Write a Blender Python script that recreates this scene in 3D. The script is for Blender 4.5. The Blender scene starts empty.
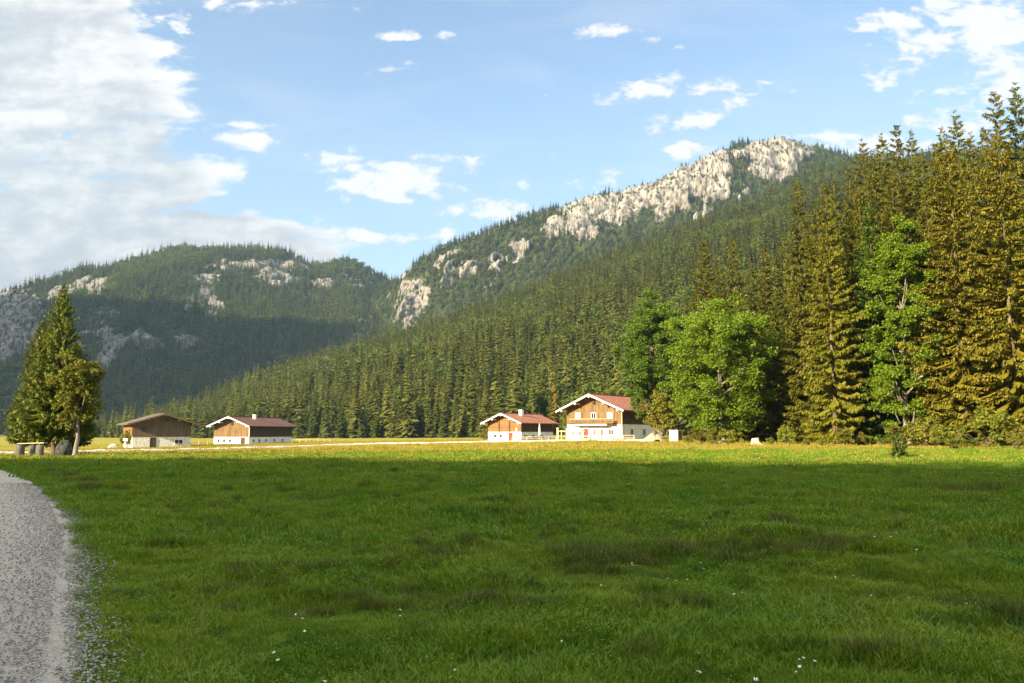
import bpy, bmesh, math, random
import numpy as np
from mathutils import Vector, noise as mnoise

# ------------------------------------------------------------------ camera, sky, sun, exposure
SC = bpy.context.scene
COL = SC.collection
FPX = 800.0
HOR = 432.0
EYE = 1.65
PITCH = math.atan((HOR - 341.5) / FPX)
SUN_EL = math.radians(21.0)
SUN_H = Vector((-0.72, -0.69, 0)).normalized()
SUN = Vector((SUN_H.x * math.cos(SUN_EL), SUN_H.y * math.cos(SUN_EL), math.sin(SUN_EL)))
HAZE = 0.00007
EXPOSURE = 2.0

cam = bpy.data.cameras.new('camera')
cam.sensor_width = 36.0
cam.lens = 36.0 * FPX / 1024.0
cam.clip_start = 0.1
cam.clip_end = 20000.0
camo = bpy.data.objects.new('camera', cam)
COL.objects.link(camo)
camo.location = (0, 0, EYE)
camo.rotation_euler = (math.pi / 2 + PITCH, 0, 0)
SC.camera = camo

SC.view_settings.view_transform = 'Standard'
SC.view_settings.look = 'None'
SC.view_settings.gamma = 1.0
SC.view_settings.use_curve_mapping = False
SC.view_settings.exposure = EXPOSURE
SC.render.engine = 'CYCLES'
SC.cycles.use_denoising = True
SC.cycles.max_bounces = 6
SC.cycles.diffuse_bounces = 3
SC.cycles.transmission_bounces = 3
SC.cycles.volume_bounces = 0

SP, CP = math.sin(PITCH), math.cos(PITCH)


def ray(px, py):
    a, b = (px - 512.0) / FPX, (341.5 - py) / FPX
    return a, CP - SP * b, SP + CP * b


def P(px, py, Y):
    """World point that the photograph shows at (px, py), at distance Y ahead of the camera."""
    x, y, z = ray(px, py)
    return np.array((x / y * Y, Y, EYE + z / y * Y))


def proj(p):
    p = np.asarray(p, float)
    x, y, z = p[..., 0], p[..., 1], p[..., 2] - EYE
    fw, up = y * CP + z * SP, -y * SP + z * CP
    fw = np.where(np.abs(fw) < 1e-6, 1e-6, fw)
    return 512 + FPX * x / fw, 341.5 - FPX * up / fw, fw


world = bpy.data.worlds.new('World')
SC.world = world
world.use_nodes = True
WT = world.node_tree


class NT:
    """Small helper for building math node networks."""
    def __init__(s, nt):
        s.nt = nt

    def put(s, sock, v):
        if isinstance(v, bpy.types.NodeSocket):
            s.nt.links.new(v, sock)
        else:
            sock.default_value = v

    def m(s, op, a, b=0.0, c=0.0, clamp=False):
        n = s.nt.nodes.new('ShaderNodeMath')
        n.operation = op
        n.use_clamp = clamp
        s.put(n.inputs[0], a)
        s.put(n.inputs[1], b)
        s.put(n.inputs[2], c)
        return n.outputs[0]

    def mix(s, f, a, b):
        n = s.nt.nodes.new('ShaderNodeMix')
        n.data_type = 'RGBA'
        s.put(n.inputs['Factor'], f)
        s.put(n.inputs[6], a)
        s.put(n.inputs[7], b)
        return n.outputs[2]

    def mul(s, a, b):
        n = s.nt.nodes.new('ShaderNodeMix')
        n.data_type = 'RGBA'
        n.blend_type = 'MULTIPLY'
        n.inputs['Factor'].default_value = 1.0
        s.put(n.inputs[6], a)
        s.put(n.inputs[7], b)
        return n.outputs[2]

    def noise(s, vec, scale, detail=4.0, rough=0.55, dist=0.0):
        n = s.nt.nodes.new('ShaderNodeTexNoise')
        n.inputs['Scale'].default_value = scale
        n.inputs['Detail'].default_value = detail
        n.inputs['Roughness'].default_value = rough
        n.inputs['Distortion'].default_value = dist
        if vec is not None:
            s.nt.links.new(vec, n.inputs['Vector'])
        return n.outputs['Fac']

    def ramp(s, v, lo, hi, a=0.0, b=1.0, smooth=True):
        n = s.nt.nodes.new('ShaderNodeMapRange')
        if smooth:
            n.interpolation_type = 'SMOOTHSTEP'
        s.put(n.inputs['Value'], v)
        s.put(n.inputs['From Min'], lo)
        s.put(n.inputs['From Max'], hi)
        s.put(n.inputs['To Min'], a)
        s.put(n.inputs['To Max'], b)
        return n.outputs['Result']

    def comb(s, x, y, z):
        n = s.nt.nodes.new('ShaderNodeCombineXYZ')
        s.put(n.inputs[0], x)
        s.put(n.inputs[1], y)
        s.put(n.inputs[2], z)
        return n.outputs[0]

    def scalev(s, vec, sx, sy, sz):
        n = s.nt.nodes.new('ShaderNodeVectorMath')
        n.operation = 'MULTIPLY'
        s.nt.links.new(vec, n.inputs[0])
        n.inputs[1].default_value = (sx, sy, sz)
        return n.outputs[0]


def uv_dir(px, py):
    x, y, z = ray(px, py)
    return x / y, z / y


def build_sky():
    T = NT(WT)
    bg = WT.nodes['Background']
    sky = WT.nodes.new('ShaderNodeTexSky')
    sky.sky_type = 'NISHITA'
    sky.sun_disc = False
    sky.sun_elevation = SUN_EL
    sky.sun_rotation = math.atan2(SUN.x, SUN.y)
    sky.air_density = 1.0
    sky.dust_density = 0.6
    sky.ozone_density = 1.6
    tc = WT.nodes.new('ShaderNodeTexCoord')
    sep = WT.nodes.new('ShaderNodeSeparateXYZ')
    WT.links.new(tc.outputs['Generated'], sep.inputs[0])
    x, y, z = sep.outputs
    ay = T.m('MAXIMUM', T.m('ABSOLUTE', y), 0.08)
    u = T.m('DIVIDE', x, ay)
    v = T.m('DIVIDE', z, ay)
    vec = T.comb(u, T.m('MULTIPLY', v, 1.9), 0.0)
    nA = T.noise(vec, 5.0, 9.0, 0.58, 0.35)          # cloud edges
    nB = T.noise(T.comb(u, T.m('MULTIPLY', v, 4.0), 3.7), 4.2, 7.0, 0.55, 0.3)   # flat streaks
    nC = T.noise(T.comb(u, T.m('MULTIPLY', v, 1.5), 9.1), 30.0, 7.0, 0.62, 0.3)   # small lumps
    nE = T.noise(T.comb(u, T.m('MULTIPLY', v, 2.4), 5.5), 17.0, 9.0, 0.62, 0.5)   # ragged outlines
    # the cloud bank: everything on one side of a slanted edge
    pts = [(125, -60), (140, 0), (182, 90), (212, 160), (238, 205), (330, 232), (372, 262)]
    uv = [uv_dir(*p) for p in pts]
    cur = uv[0][0]
    for (u0, v0), (u1, v1) in zip(uv[:-1], uv[1:]):
        cur = T.m('ADD', cur, T.ramp(v, v0, v1, 0.0, u1 - u0, smooth=False))
    bank = T.m('ADD', T.m('MULTIPLY', T.m('SUBTRACT', cur, u), 8.0), 0.1)
    bank = T.m('MINIMUM', T.m('MAXIMUM', bank, -3.0), 0.75)
    dens = T.m('ADD', bank, T.m('MULTIPLY', T.m('SUBTRACT', nA, 0.5), 3.2))
    dens = T.m('ADD', dens, T.m('MULTIPLY', T.m('SUBTRACT', nB, 0.5), 2.2))
    # separate small clouds: (px, py, half width, half height, strength)
    blobs = [(345, 163, 40, 12, .9), (400, 180, 62, 20, 1.0), (425, 156, 36, 7, .7), (398, 200, 22, 7, .6), (310, 158, 14, 6, .6),
             (495, 211, 50, 10, .85), (446, 232, 13, 9, .7), (400, 37, 24, 7, .75), (438, 36, 12, 6, .7), (390, 72, 20, 7, .5),
             (612, 30, 34, 12, .85), (648, 38, 22, 6, .5), (650, 88, 30, 14, .85), (612, 98, 16, 8, .6),
             (700, 122, 44, 9, .6), (742, 106, 22, 8, .7), (680, 150, 30, 6, .5), (880, 78, 36, 13, .75), (940, 91, 34, 6, .75),
             (900, 20, 40, 12, .7), (985, 30, 85, 40, .95), (930, 45, 48, 18, .7), (1010, 80, 40, 30, .6), (870, 145, 60, 9, .75),
             (955, 128, 50, 20, .75), (800, 136, 30, 5, .6), (245, 125, 32, 5, .85), (270, 3, 60, 6, .4), (80, 6, 90, 26, .5),
             (720, 88, 60, 5, .3), (560, 185, 50, 6, .4), (640, 165, 40, 6, .35), (345, 236, 60, 6, .7), (150, 42, 12, 8, .7)]
    best = None
    for px, py, hw, hh, st in blobs:
        u0, v0 = uv_dir(px, py)
        k = 1.25
        a = T.m('DIVIDE', T.m('SUBTRACT', u, u0), hw / FPX * k)
        b = T.m('DIVIDE', T.m('SUBTRACT', v, v0), hh / FPX * k)
        d = T.m('SQRT', T.m('ADD', T.m('MULTIPLY', a, a), T.m('MULTIPLY', b, b)))
        s = T.m('MULTIPLY', T.m('SUBTRACT', 1.0, d), st)
        best = s if best is None else T.m('MAXIMUM', best, s)
    best = T.m('MAXIMUM', best, -2.0)
    d2 = T.m('ADD', T.m('MULTIPLY', best, 1.3), T.m('MULTIPLY', T.m('SUBTRACT', nE, 0.5), 3.8))
    d2 = T.m('ADD', d2, T.m('MULTIPLY', T.m('SUBTRACT', nC, 0.52), 3.0))
    dens = T.m('ADD', dens, T.m('MULTIPLY', T.m('SUBTRACT', nE, 0.5), 1.6))
    a1 = T.ramp(dens, -0.06, 0.42)
    a2 = T.m('MULTIPLY', T.ramp(d2, 0.0, 0.85), 0.95)
    alpha = T.m('MAXIMUM', a1, a2)
    front = T.ramp(y, 0.02, 0.2)
    alpha = T.m('MULTIPLY', alpha, front)
    # the sky behind and overhead carries some loose cloud as well
    nD = T.noise(T.scalev(tc.outputs['Generated'], 1, 1, 2.5), 2.3, 8.0, 0.58, 0.3)
    back = T.m('MULTIPLY', T.ramp(nD, 0.5, 0.68), T.m('SUBTRACT', 1.0, T.ramp(y, -0.1, 0.12)))
    alpha = T.m('MAXIMUM', alpha, T.m('MULTIPLY', back, 0.8))
    # unseen bright cloud cover overhead, added to lift the light on the shaded meadow
    over = T.m('MULTIPLY', T.ramp(z, 0.58, 0.72), T.m('ADD', 0.7, T.m('MULTIPLY', T.ramp(nD, 0.4, 0.6), 0.25)))
    alpha = T.m('MAXIMUM', alpha, over)
    # thin high veil
    veil = T.m('MULTIPLY', T.ramp(nB, 0.42, 0.75), 0.16)
    alpha = T.m('MAXIMUM', alpha, veil)
    # lit tops and grey undersides
    g = T.m('ADD', T.m('MULTIPLY', nB, 0.75), T.m('MULTIPLY', nC, 0.35))
    lit = T.ramp(g, 0.44, 0.74)
    thick = T.ramp(bank, 0.05, 0.6)
    shade = T.m('SUBTRACT', 1.0, T.m('MULTIPLY', T.m('SUBTRACT', 1.0, lit), T.m('MULTIPLY', thick, 0.9)))
    cl = T.mix(shade, (2.2, 2.3, 2.5, 1), (4.3, 4.15, 3.95, 1))
    # pale air near the horizon
    col = T.mix(T.m('MULTIPLY', T.ramp(z, 0.66, 0.0), 0.52), sky.outputs[0], (2.6, 3.3, 4.0, 1))
    cl = T.mix(T.ramp(z, 0.56, 0.75), cl, (11.5, 10.8, 9.6, 1))  # the added overhead cover is made extra bright as fill light
    col = T.mix(alpha, col, cl)
    WT.links.new(col, bg.inputs['Color'])
    bg.inputs['Strength'].default_value = 0.062


build_sky()

sl = bpy.data.lights.new('sun', 'SUN')
sl.energy = 5.0
sl.angle = math.radians(0.53)
sl.color = (1.0, 0.83, 0.55)
slo = bpy.data.objects.new('sun', sl)
COL.objects.link(slo)
slo.location = (-60, -60, 80)
slo.rotation_euler = SUN.to_track_quat('Z', 'Y').to_euler()

# ------------------------------------------------------------------ general helpers
R = np.random.RandomState
rnd = random.Random(11)


def fbm(x, y, z=0.0, h=1.0, octv=4):
    return mnoise.fractal(Vector((x, y, z)), h, 2.0, octv)


def tag(o, label=None, cat=None, group=None, kind=None):
    if label:
        o['label'] = label
    if cat:
        o['category'] = cat
    if group:
        o['group'] = group
    if kind:
        o['kind'] = kind
    return o


def empty(name, loc, rz=0.0, label=None, cat=None, group=None):
    o = bpy.data.objects.new(name, None)
    o.empty_display_size = 0.3
    COL.objects.link(o)
    o.location = loc
    o.rotation_euler = (0, 0, rz)
    return tag(o, label, cat, group)


def mesh_np(name, V, F, mats, smooth=False, midx=None):
    me = bpy.data.meshes.new(name)
    V = np.asarray(V, np.float32)
    me.vertices.add(len(V))
    me.vertices.foreach_set('co', V.ravel())
    F = np.asarray(F, np.int32)
    n, k = F.shape
    me.loops.add(n * k)
    me.loops.foreach_set('vertex_index', F.ravel())
    me.polygons.add(n)
    me.polygons.foreach_set('loop_start', np.arange(0, n * k, k, dtype=np.int32))
    me.polygons.foreach_set('loop_total', np.full(n, k, np.int32))
    if midx is not None:
        me.polygons.foreach_set('material_index', np.asarray(midx, np.int32))
    me.polygons.foreach_set('use_smooth', np.full(n, smooth))
    for m in mats:
        me.materials.append(m)
    me.update(calc_edges=True)
    return me


def link(name, me, parent=None, loc=None):
    o = bpy.data.objects.new(name, me)
    COL.objects.link(o)
    if parent is not None:
        o.parent = parent
    if loc is not None:
        o.location = loc
    return o


class MB:
    """Collects boxes, bars and tubes; build() links them as one mesh object."""
    def __init__(s):
        s.v, s.f = [], []

    def poly(s, vs, fs):
        b = len(s.v)
        s.v += [tuple(map(float, p)) for p in vs]
        s.f += [tuple(b + i for i in f) for f in fs]

    def box(s, x0, x1, y0, y1, z0, z1):
        s.poly([(x0, y0, z0), (x1, y0, z0), (x1, y1, z0), (x0, y1, z0), (x0, y0, z1), (x1, y0, z1), (x1, y1, z1), (x0, y1, z1)],
               [(0, 3, 2, 1), (4, 5, 6, 7), (0, 1, 5, 4), (1, 2, 6, 5), (2, 3, 7, 6), (3, 0, 4, 7)])

    def bar(s, a, b, w, h):
        """A straight bar of section w x h from a to b."""
        a, b = Vector(a), Vector(b)
        d = (b - a).normalized()
        up = Vector((0, 0, 1)) if abs(d.z) < 0.95 else Vector((0, 1, 0))
        sx = d.cross(up).normalized()
        sz = sx.cross(d).normalized()
        q = []
        for p in (a, b):
            for i, j in ((-1, -1), (1, -1), (1, 1), (-1, 1)):
                q.append(p + sx * (i * w / 2) + sz * (j * h / 2))
        s.poly(q, [(0, 3, 2, 1), (4, 5, 6, 7), (0, 1, 5, 4), (1, 2, 6, 5), (2, 3, 7, 6), (3, 0, 4, 7)])

    def tube(s, pts, rad, n=8, jit=0.0, seed=0, cap=True):
        rr = R(seed)
        pts = [Vector(p) for p in pts]
        b = len(s.v)
        m = len(pts)
        for i, p in enumerate(pts):
            d = (pts[min(i + 1, m - 1)] - pts[max(i - 1, 0)]).normalized()
            up = Vector((0, 1, 0)) if abs(d.y) < 0.9 else Vector((1, 0, 0))
            ax = d.cross(up).normalized()
            ay = ax.cross(d).normalized()
            for k in range(n):
                a = 2 * math.pi * k / n
                r = rad[i] * (1 + jit * (rr.rand() - 0.5))
                s.v.append(tuple(p + ax * (math.cos(a) * r) + ay * (math.sin(a) * r)))
        for i in range(m - 1):
            for k in range(n):
                k2 = (k + 1) % n
                s.f.append((b + i * n + k, b + i * n + k2, b + (i + 1) * n + k2, b + (i + 1) * n + k))
        if cap:
            s.f.append(tuple(b + k for k in range(n))[::-1])
            s.f.append(tuple(b + (m - 1) * n + k for k in range(n)))

    def mesh(s, name, mat, smooth=False):
        me = bpy.data.meshes.new(name)
        me.from_pydata(s.v, [], s.f)
        me.materials.append(mat)
        if smooth:
            me.polygons.foreach_set('use_smooth', [True] * len(me.polygons))
        me.update()
        return me

    def build(s, name, mat, parent=None, smooth=False):
        return link(name, s.mesh(name, mat, smooth), parent)


# ------------------------------------------------------------------ materials
def newmat(name, rough=0.85, spec=0.25):
    m = bpy.data.materials.new(name)
    m.use_nodes = True
    nt = m.node_tree
    b = nt.nodes['Principled BSDF']
    b.inputs['Roughness'].default_value = rough
    b.inputs['Specular IOR Level'].default_value = spec
    return m, nt, b, NT(nt)


def rgb(c):
    return (c[0], c[1], c[2], 1.0)


def surf(name, c1, c2, scale=4.0, rough=0.85, spec=0.25, stretch=(1, 1, 1), bump=0.0, bscale=None, detail=6.0, lo=0.35, hi=0.65):
    """A worn surface: two colours mixed by noise in object space, optional bump."""
    m, nt, b, T = newmat(name, rough, spec)
    tc = nt.nodes.new('ShaderNodeTexCoord')
    v = T.scalev(tc.outputs['Object'], *stretch)
    n = T.noise(v, scale, detail)
    c = T.mix(T.ramp(n, lo, hi), rgb(c1), rgb(c2))
    nt.links.new(c, b.inputs['Base Color'])
    if bump:
        bn = nt.nodes.new('ShaderNodeBump')
        bn.inputs['Strength'].default_value = bump
        bn.inputs['Distance'].default_value = 0.05
        nt.links.new(T.noise(v, bscale or scale * 3, 5.0), bn.inputs['Height'])
        nt.links.new(bn.outputs[0], b.inputs['Normal'])
    return m


def leafy(name, c1, c2, c3=None, nscale=0.25, trans=0.3, spread=0.5, rough=0.6):
    """Foliage: colour varies from plant to plant and in patches over the crown; light passes through thin leaves."""
    m = bpy.data.materials.new(name)
    m.use_nodes = True
    nt = m.node_tree
    nt.nodes.remove(nt.nodes['Principled BSDF'])
    T = NT(nt)
    oi = nt.nodes.new('ShaderNodeObjectInfo')
    ge = nt.nodes.new('ShaderNodeNewGeometry')
    n1 = T.noise(ge.outputs['Position'], nscale, 5.0, 0.6)
    f = T.m('ADD', T.m('MULTIPLY', oi.outputs['Random'], spread), T.m('MULTIPLY', T.ramp(n1, 0.3, 0.7), 1.0 - spread))
    c = T.mix(f, rgb(c1), rgb(c2))
    if c3 is not None:
        n2 = T.noise(ge.outputs['Position'], nscale * 5.0, 4.0, 0.6)
        c = T.mix(T.m('MULTIPLY', T.ramp(n2, 0.5, 0.68), 0.75), c, rgb(c3))
    c = T.mul(c, oi.outputs['Color'])
    d = nt.nodes.new('ShaderNodeBsdfDiffuse')
    t = nt.nodes.new('ShaderNodeBsdfTranslucent')
    g = nt.nodes.new('ShaderNodeBsdfGlossy')
    g.inputs['Roughness'].default_value = rough
    g.inputs['Color'].default_value = (1, 1, 1, 1)
    nt.links.new(c, d.inputs['Color'])
    nt.links.new(T.mul(c, (1.15, 1.1, 0.6, 1)), t.inputs['Color'])
    mx = nt.nodes.new('ShaderNodeMixShader')
    mx.inputs[0].default_value = trans
    nt.links.new(d.outputs[0], mx.inputs[1])
    nt.links.new(t.outputs[0], mx.inputs[2])
    mg = nt.nodes.new('ShaderNodeMixShader')
    mg.inputs[0].default_value = 0.015
    nt.links.new(mx.outputs[0], mg.inputs[1])
    nt.links.new(g.outputs[0], mg.inputs[2])
    nt.links.new(mg.outputs[0], nt.nodes['Material Output'].inputs['Surface'])
    return m


M = {}
M['bark'] = surf('bark', (.07, .05, .035), (.15, .115, .08), 3.0, .95, .1, (1, 1, .25), .6, 9)
M['bark_grey'] = surf('bark_grey', (.14, .12, .10), (.28, .25, .21), 3.0, .95, .1, (1, 1, .3), .6, 9)
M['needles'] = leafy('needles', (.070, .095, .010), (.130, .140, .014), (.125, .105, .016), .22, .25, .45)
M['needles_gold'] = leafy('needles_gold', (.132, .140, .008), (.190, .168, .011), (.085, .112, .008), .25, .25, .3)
M['needles_far'] = leafy('needles_far', (.036, .052, .009), (.112, .118, .018), None, .02, .2, .7)
M['needles_mtn'] = leafy('needles_mtn', (.030, .046, .014), (.100, .112, .026), None, .012, .2, .7)
M['leaves_bright'] = leafy('leaves_bright', (.100, .170, .006), (.155, .215, .009), (.060, .120, .006), .5, .35, .3)
M['leaves_dark'] = leafy('leaves_dark', (.055, .090, .010), (.085, .125, .012), None, .35, .3, .3)
M['leaves_far'] = leafy('leaves_far', (.055, .088, .012), (.098, .122, .016), None, .02, .25, .7)
M['leaves_bush'] = leafy('leaves_bush', (.140, .145, .014), (.210, .190, .020), (.085, .120, .012), .8, .3, .4)


# ------------------------------------------------------------------ ground shape
def G(x, y):
    x, y = np.asarray(x, float), np.asarray(y, float)
    b = np.where(y > 5, x / np.maximum(y, 5), 0.0)
    zf = np.interp(b, [-0.75, -0.42, -0.30, -0.16, 0.0, 0.12, 0.5, .9], [-2.0, -1.45, -1.2, -.75, -0.25, 0.35, 0.55, .6])
    t = np.clip((y - 30) / 130.0, 0, 1)
    t = t * t * (3 - 2 * t) * 0.6 + t * 0.4
    fx = np.interp(b, [0.3, 0.6], [1.0, 1.0])
    return zf * t * fx


ROAD_X0, ROAD_K = 0.72, -0.655         # edge of the near gravel road: x = X0 + K*y


def road_edge(y):
    return np.interp(y, [-30, 0, 5.5, 8.2, 12.8, 20, 28.7, 36, 60, 90], [8, -.1, -2.72, -4.2, -6.65, -11.1, -17.1, -22.6, -46, -80])


def road_d(x, y):
    return (road_edge(y) - x) * 0.83      # > 0 on the road


def GB(x, y):
    """Ground with its humps and hollows."""
    x, y = float(x), float(y)
    b = .15 * fbm(x * .35, y * .35, 1.3, 1.0, 3) + .12 * fbm(x * 1.1, y * 1.1, 5.0, 1.0, 3) + .10 * fbm(x * .05, y * .05, 2.0, 1.0, 2)
    rd = road_d(x, y)
    k = min(max((-rd) / 1.2, 0.0), 1.0) if y < 60 else 1.0
    f = min(1.0, 60.0 / max(abs(y), 60.0) + 0.15)
    return float(G(x, y)) + b * k * f


def ground():
    def axis(lo, hi, core0, core1, step, growth):
        c = list(np.arange(core0, core1 + 1e-6, step))
        s, v = step, core1
        up = []
        while v < hi:
            s *= growth
            v += s
            up.append(v)
        s, v = step, core0
        dn = []
        while v > lo:
            s *= growth
            v -= s
            dn.append(v)
        return np.array(dn[::-1] + c + up)
    xs = axis(-4000, 4000, -20, 20, .30, 1.09)
    ys = axis(-1500, 6000, 3, 34, .26, 1.06)
    V = np.zeros((len(ys), len(xs), 3))
    for j, y in enumerate(ys):
        for i, x in enumerate(xs):
            V[j, i] = (x, y, GB(x, y) if abs(x) < 300 and y < 400 else float(G(x, y)))
    idx = np.arange(len(ys) * len(xs)).reshape(len(ys), len(xs))
    F = np.stack([idx[:-1, :-1], idx[:-1, 1:], idx[1:, 1:], idx[1:, :-1]], -1).reshape(-1, 4)
    m, nt, b, T = newmat('meadow_turf', .95, .1)
    ge = nt.nodes.new('ShaderNodeNewGeometry')
    n1 = T.noise(ge.outputs['Position'], .16, 5, .6)
    n2 = T.noise(ge.outputs['Position'], 1.3, 6, .65)
    n3 = T.noise(ge.outputs['Position'], 14.0, 6, .7)
    c = T.mix(T.ramp(n1, .35, .65), (.060, .125, .006, 1), (.105, .145, .010, 1))
    c = T.mix(T.m('MULTIPLY', T.ramp(n2, .48, .7), .5), c, (.045, .075, .008, 1))
    c = T.mix(T.m('MULTIPLY', T.ramp(n3, .45, .75), .5), c, (.10, .11, .022, 1))
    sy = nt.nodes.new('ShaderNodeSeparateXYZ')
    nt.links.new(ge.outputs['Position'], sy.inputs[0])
    sun_tinted = T.ramp(T.m('ADD', sy.outputs[1], T.m('MULTIPLY', T.m('SUBTRACT', n1, .5), 40.)), 30., 62.)
    c = T.mix(T.m('MULTIPLY', sun_tinted, .8), c, (.23, .19, .030, 1))  # yellow of the sunlit strip painted into the ground colour
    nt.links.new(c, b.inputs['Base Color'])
    bn = nt.nodes.new('ShaderNodeBump')
    bn.inputs['Strength'].default_value = .7
    bn.inputs['Distance'].default_value = .08
    nt.links.new(n3, bn.inputs['Height'])
    nt.links.new(bn.outputs[0], b.inputs['Normal'])
    o = link('meadow_ground', mesh_np('meadow_ground', V.reshape(-1, 3), F, [m], True))
    tag(o, 'wide green alpine meadow in evening shade with a sunlit far strip', kind='structure')


ground()


# ------------------------------------------------------------------ hills and mountains
def sheet(name, crest, foot, nu, nv, back, prof, amp, rocks, matl, seed=0., rockamp=10., cl=None, top_noise=1.0, mid=None):
    cx = [c[0] for c in crest]
    us = np.linspace(cx[0], cx[-1], nu)
    py = np.interp(us, cx, [c[1] for c in crest])
    k = np.ones(9) / 9
    py = np.convolve(np.pad(py, 4, mode='edge'), k, 'valid')
    cY = np.interp(us, cx, [c[2] for c in crest])
    fY = np.interp(us, [f[0] for f in foot], [f[1] for f in foot])
    nb = max(6, nv // 6)
    vs = np.concatenate([np.linspace(0, 1, nv), 1 + np.linspace(0, 1, nb + 1)[1:]])
    V = np.zeros((len(vs), nu, 3))
    for i in range(nu):
        C = P(us[i], py[i], cY[i])
        Fx = C[0] / C[1] * fY[i]
        Fz = float(G(Fx, fY[i])) - 1.0
        bdir = np.array((C[0], C[1]))
        bdir = bdir / np.linalg.norm(bdir)
        for j, v in enumerate(vs):
            if v <= 1:
                V[j, i] = (Fx + (C[0] - Fx) * v, fY[i] + (C[1] - fY[i]) * v, Fz + (C[2] - Fz) * (v ** prof))
            else:
                w = v - 1
                V[j, i] = (C[0] + bdir[0] * back * w, C[1] + bdir[1] * back * w, C[2] - (C[2] + 5) * (w ** 1.3))
    # rock mask from patches on the slope, broken up by noise
    px, pyy, _ = proj(V)
    rock = np.full(px.shape, -1.0)
    for (rx, ry, hw, hh, st) in rocks:
        d = np.sqrt(((px - rx) / hw) ** 2 + ((pyy - ry) / hh) ** 2)
        rock = np.maximum(rock, (1 - d) * st)
    for j in range(V.shape[0]):
        for i in range(nu):
            x, y, z = V[j, i]
            n = fbm(x * .012, y * .012, z * .012 + seed, .9, 5)
            n2 = fbm(x * .035, y * .035, z * .018 + seed, .9, 4)
            rk = rock[j, i] + .42 * n + .36 * n2
            rk = min(max((rk - .02) / .22, 0), 1) if rock[j, i] > -.9 else 0
            w = min(vs[j], 1) * (1.0 if vs[j] <= 1 else max(0, 2 - vs[j]))
            edge = min(1, w * 4)
            big = amp * fbm(x * .004, y * .004, seed + z * .002, 1.0, 4) * edge
            if top_noise != 1.0 and vs[j] > .85:
                big *= 1 - (1 - top_noise) * (vs[j] - .85) / .15 if vs[j] <= 1 else top_noise
            crag = (mnoise.ridged_multi_fractal(Vector((x * .016, y * .016, z * .009 + seed)), .8, 2.1, 5, 1.0, 2.0) - 1.1) * rockamp * rk
            crag += (mnoise.ridged_multi_fractal(Vector((x * .006 + 4, y * .006, z * .004 + seed)), .9, 2.0, 3, 1.0, 2.0) - 1.1) * rockamp * .9 * rk
            crag += fbm(x * .06, y * .06, z * .03, .7, 4) * rockamp * .45 * rk
            crag *= 1.0 if vs[j] < .86 else max(.25, 1 - (vs[j] - .86) * 5)
            r = math.hypot(x, y)
            ox, oy = -x / r, -y / r
            V[j, i] = (x + ox * crag * .8, y + oy * crag * .8, z + big + crag * .45)
            rock[j, i] = rk
    shp = V.shape
    idx = np.arange(shp[0] * shp[1]).reshape(shp[0], shp[1])
    F = np.stack([idx[:-1, :-1], idx[:-1, 1:], idx[1:, 1:], idx[1:, :-1]], -1).reshape(-1, 4)
    me = mesh_np(name, V.reshape(-1, 3), F, [matl], True)
    at = me.attributes.new('rock', 'FLOAT', 'POINT')
    at.data.foreach_set('value', rock.ravel().astype(np.float32))
    o = link(name, me)
    return o, V, rock, vs


def mountain_mat(name, g1, g2, r1, r2, crack):
    m, nt, b, T = newmat(name, .95, .1)
    at = nt.nodes.new('ShaderNodeAttribute')
    at.attribute_name = 'rock'
    ge = nt.nodes.new('ShaderNodeNewGeometry')
    pos = ge.outputs['Position']
    n1 = T.noise(pos, .02, 6, .65)
    n2 = T.noise(T.scalev(pos, 1, 1, .30), .15, 9, .75, .4)
    n3 = T.noise(T.scalev(pos, 1, 1, .6), .05, 6, .6, .3)
    n4 = T.noise(pos, .12, 6, .7)
    grn = T.mix(T.ramp(n4, .3, .7), rgb(g1), rgb(g2))
    rk = T.mix(T.ramp(n3, .35, .65), rgb(r1), rgb(r2))
    rk = T.mix(T.m('MULTIPLY', T.ramp(n2, .56, .40), .75), rk, rgb(crack))
    sep = nt.nodes.new('ShaderNodeSeparateXYZ')
    nt.links.new(ge.outputs['Normal'], sep.inputs[0])
    f = T.m('ADD', at.outputs['Fac'], T.m('MULTIPLY', T.m('SUBTRACT', n4, .5), 1.6))
    f = T.m('SUBTRACT', f, T.m('MULTIPLY', T.ramp(sep.outputs[2], .72, .95), .5))
    c = T.mix(T.ramp(f, .30, .55), grn, rk)
    nt.links.new(c, b.inputs['Base Color'])
    bn = nt.nodes.new('ShaderNodeBump')
    bn.inputs['Strength'].default_value = 1.0
    bn.inputs['Distance'].default_value = 6.0
    nt.links.new(n2, bn.inputs['Height'])
    nt.links.new(bn.outputs[0], b.inputs['Normal'])
    return m


FLOOR = mountain_mat('forest_floor', (.018, .024, .008), (.040, .045, .014), (.25, .23, .19), (.35, .32, .28), (.10, .09, .075))
ROCKY = mountain_mat('rocky_slope', (.030, .040, .012), (.060, .068, .020), (.23, .215, .195), (.36, .335, .305), (.048, .045, .040))
GREYR = mountain_mat('grey_cliff_slope', (.022, .032, .014), (.050, .060, .024), (.17, .165, .155), (.29, .275, .25), (.07, .07, .065))

# wooded spur that rises behind the farmsteads
slope, SV, SR, svs = sheet(
    'wooded_hill', [(90, 452, 560), (180, 430, 620), (240, 404, 680), (320, 376, 750), (400, 346, 820), (500, 311, 880), (600, 271, 940), (700, 231, 1000), (800, 189, 1050), (850, 168, 1080), (900, 164, 1090), (1100, 158, 1150), (1300, 150, 1200)],
    [(90, 470), (200, 400), (350, 330), (480, 290), (600, 270), (700, 230), (800, 210), (1300, 200)], 240, 70, 500, 1.0, 16, [], FLOOR, 3.3)
tag(slope, 'wooded hillside rising behind the farm buildings', kind='structure')
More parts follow.
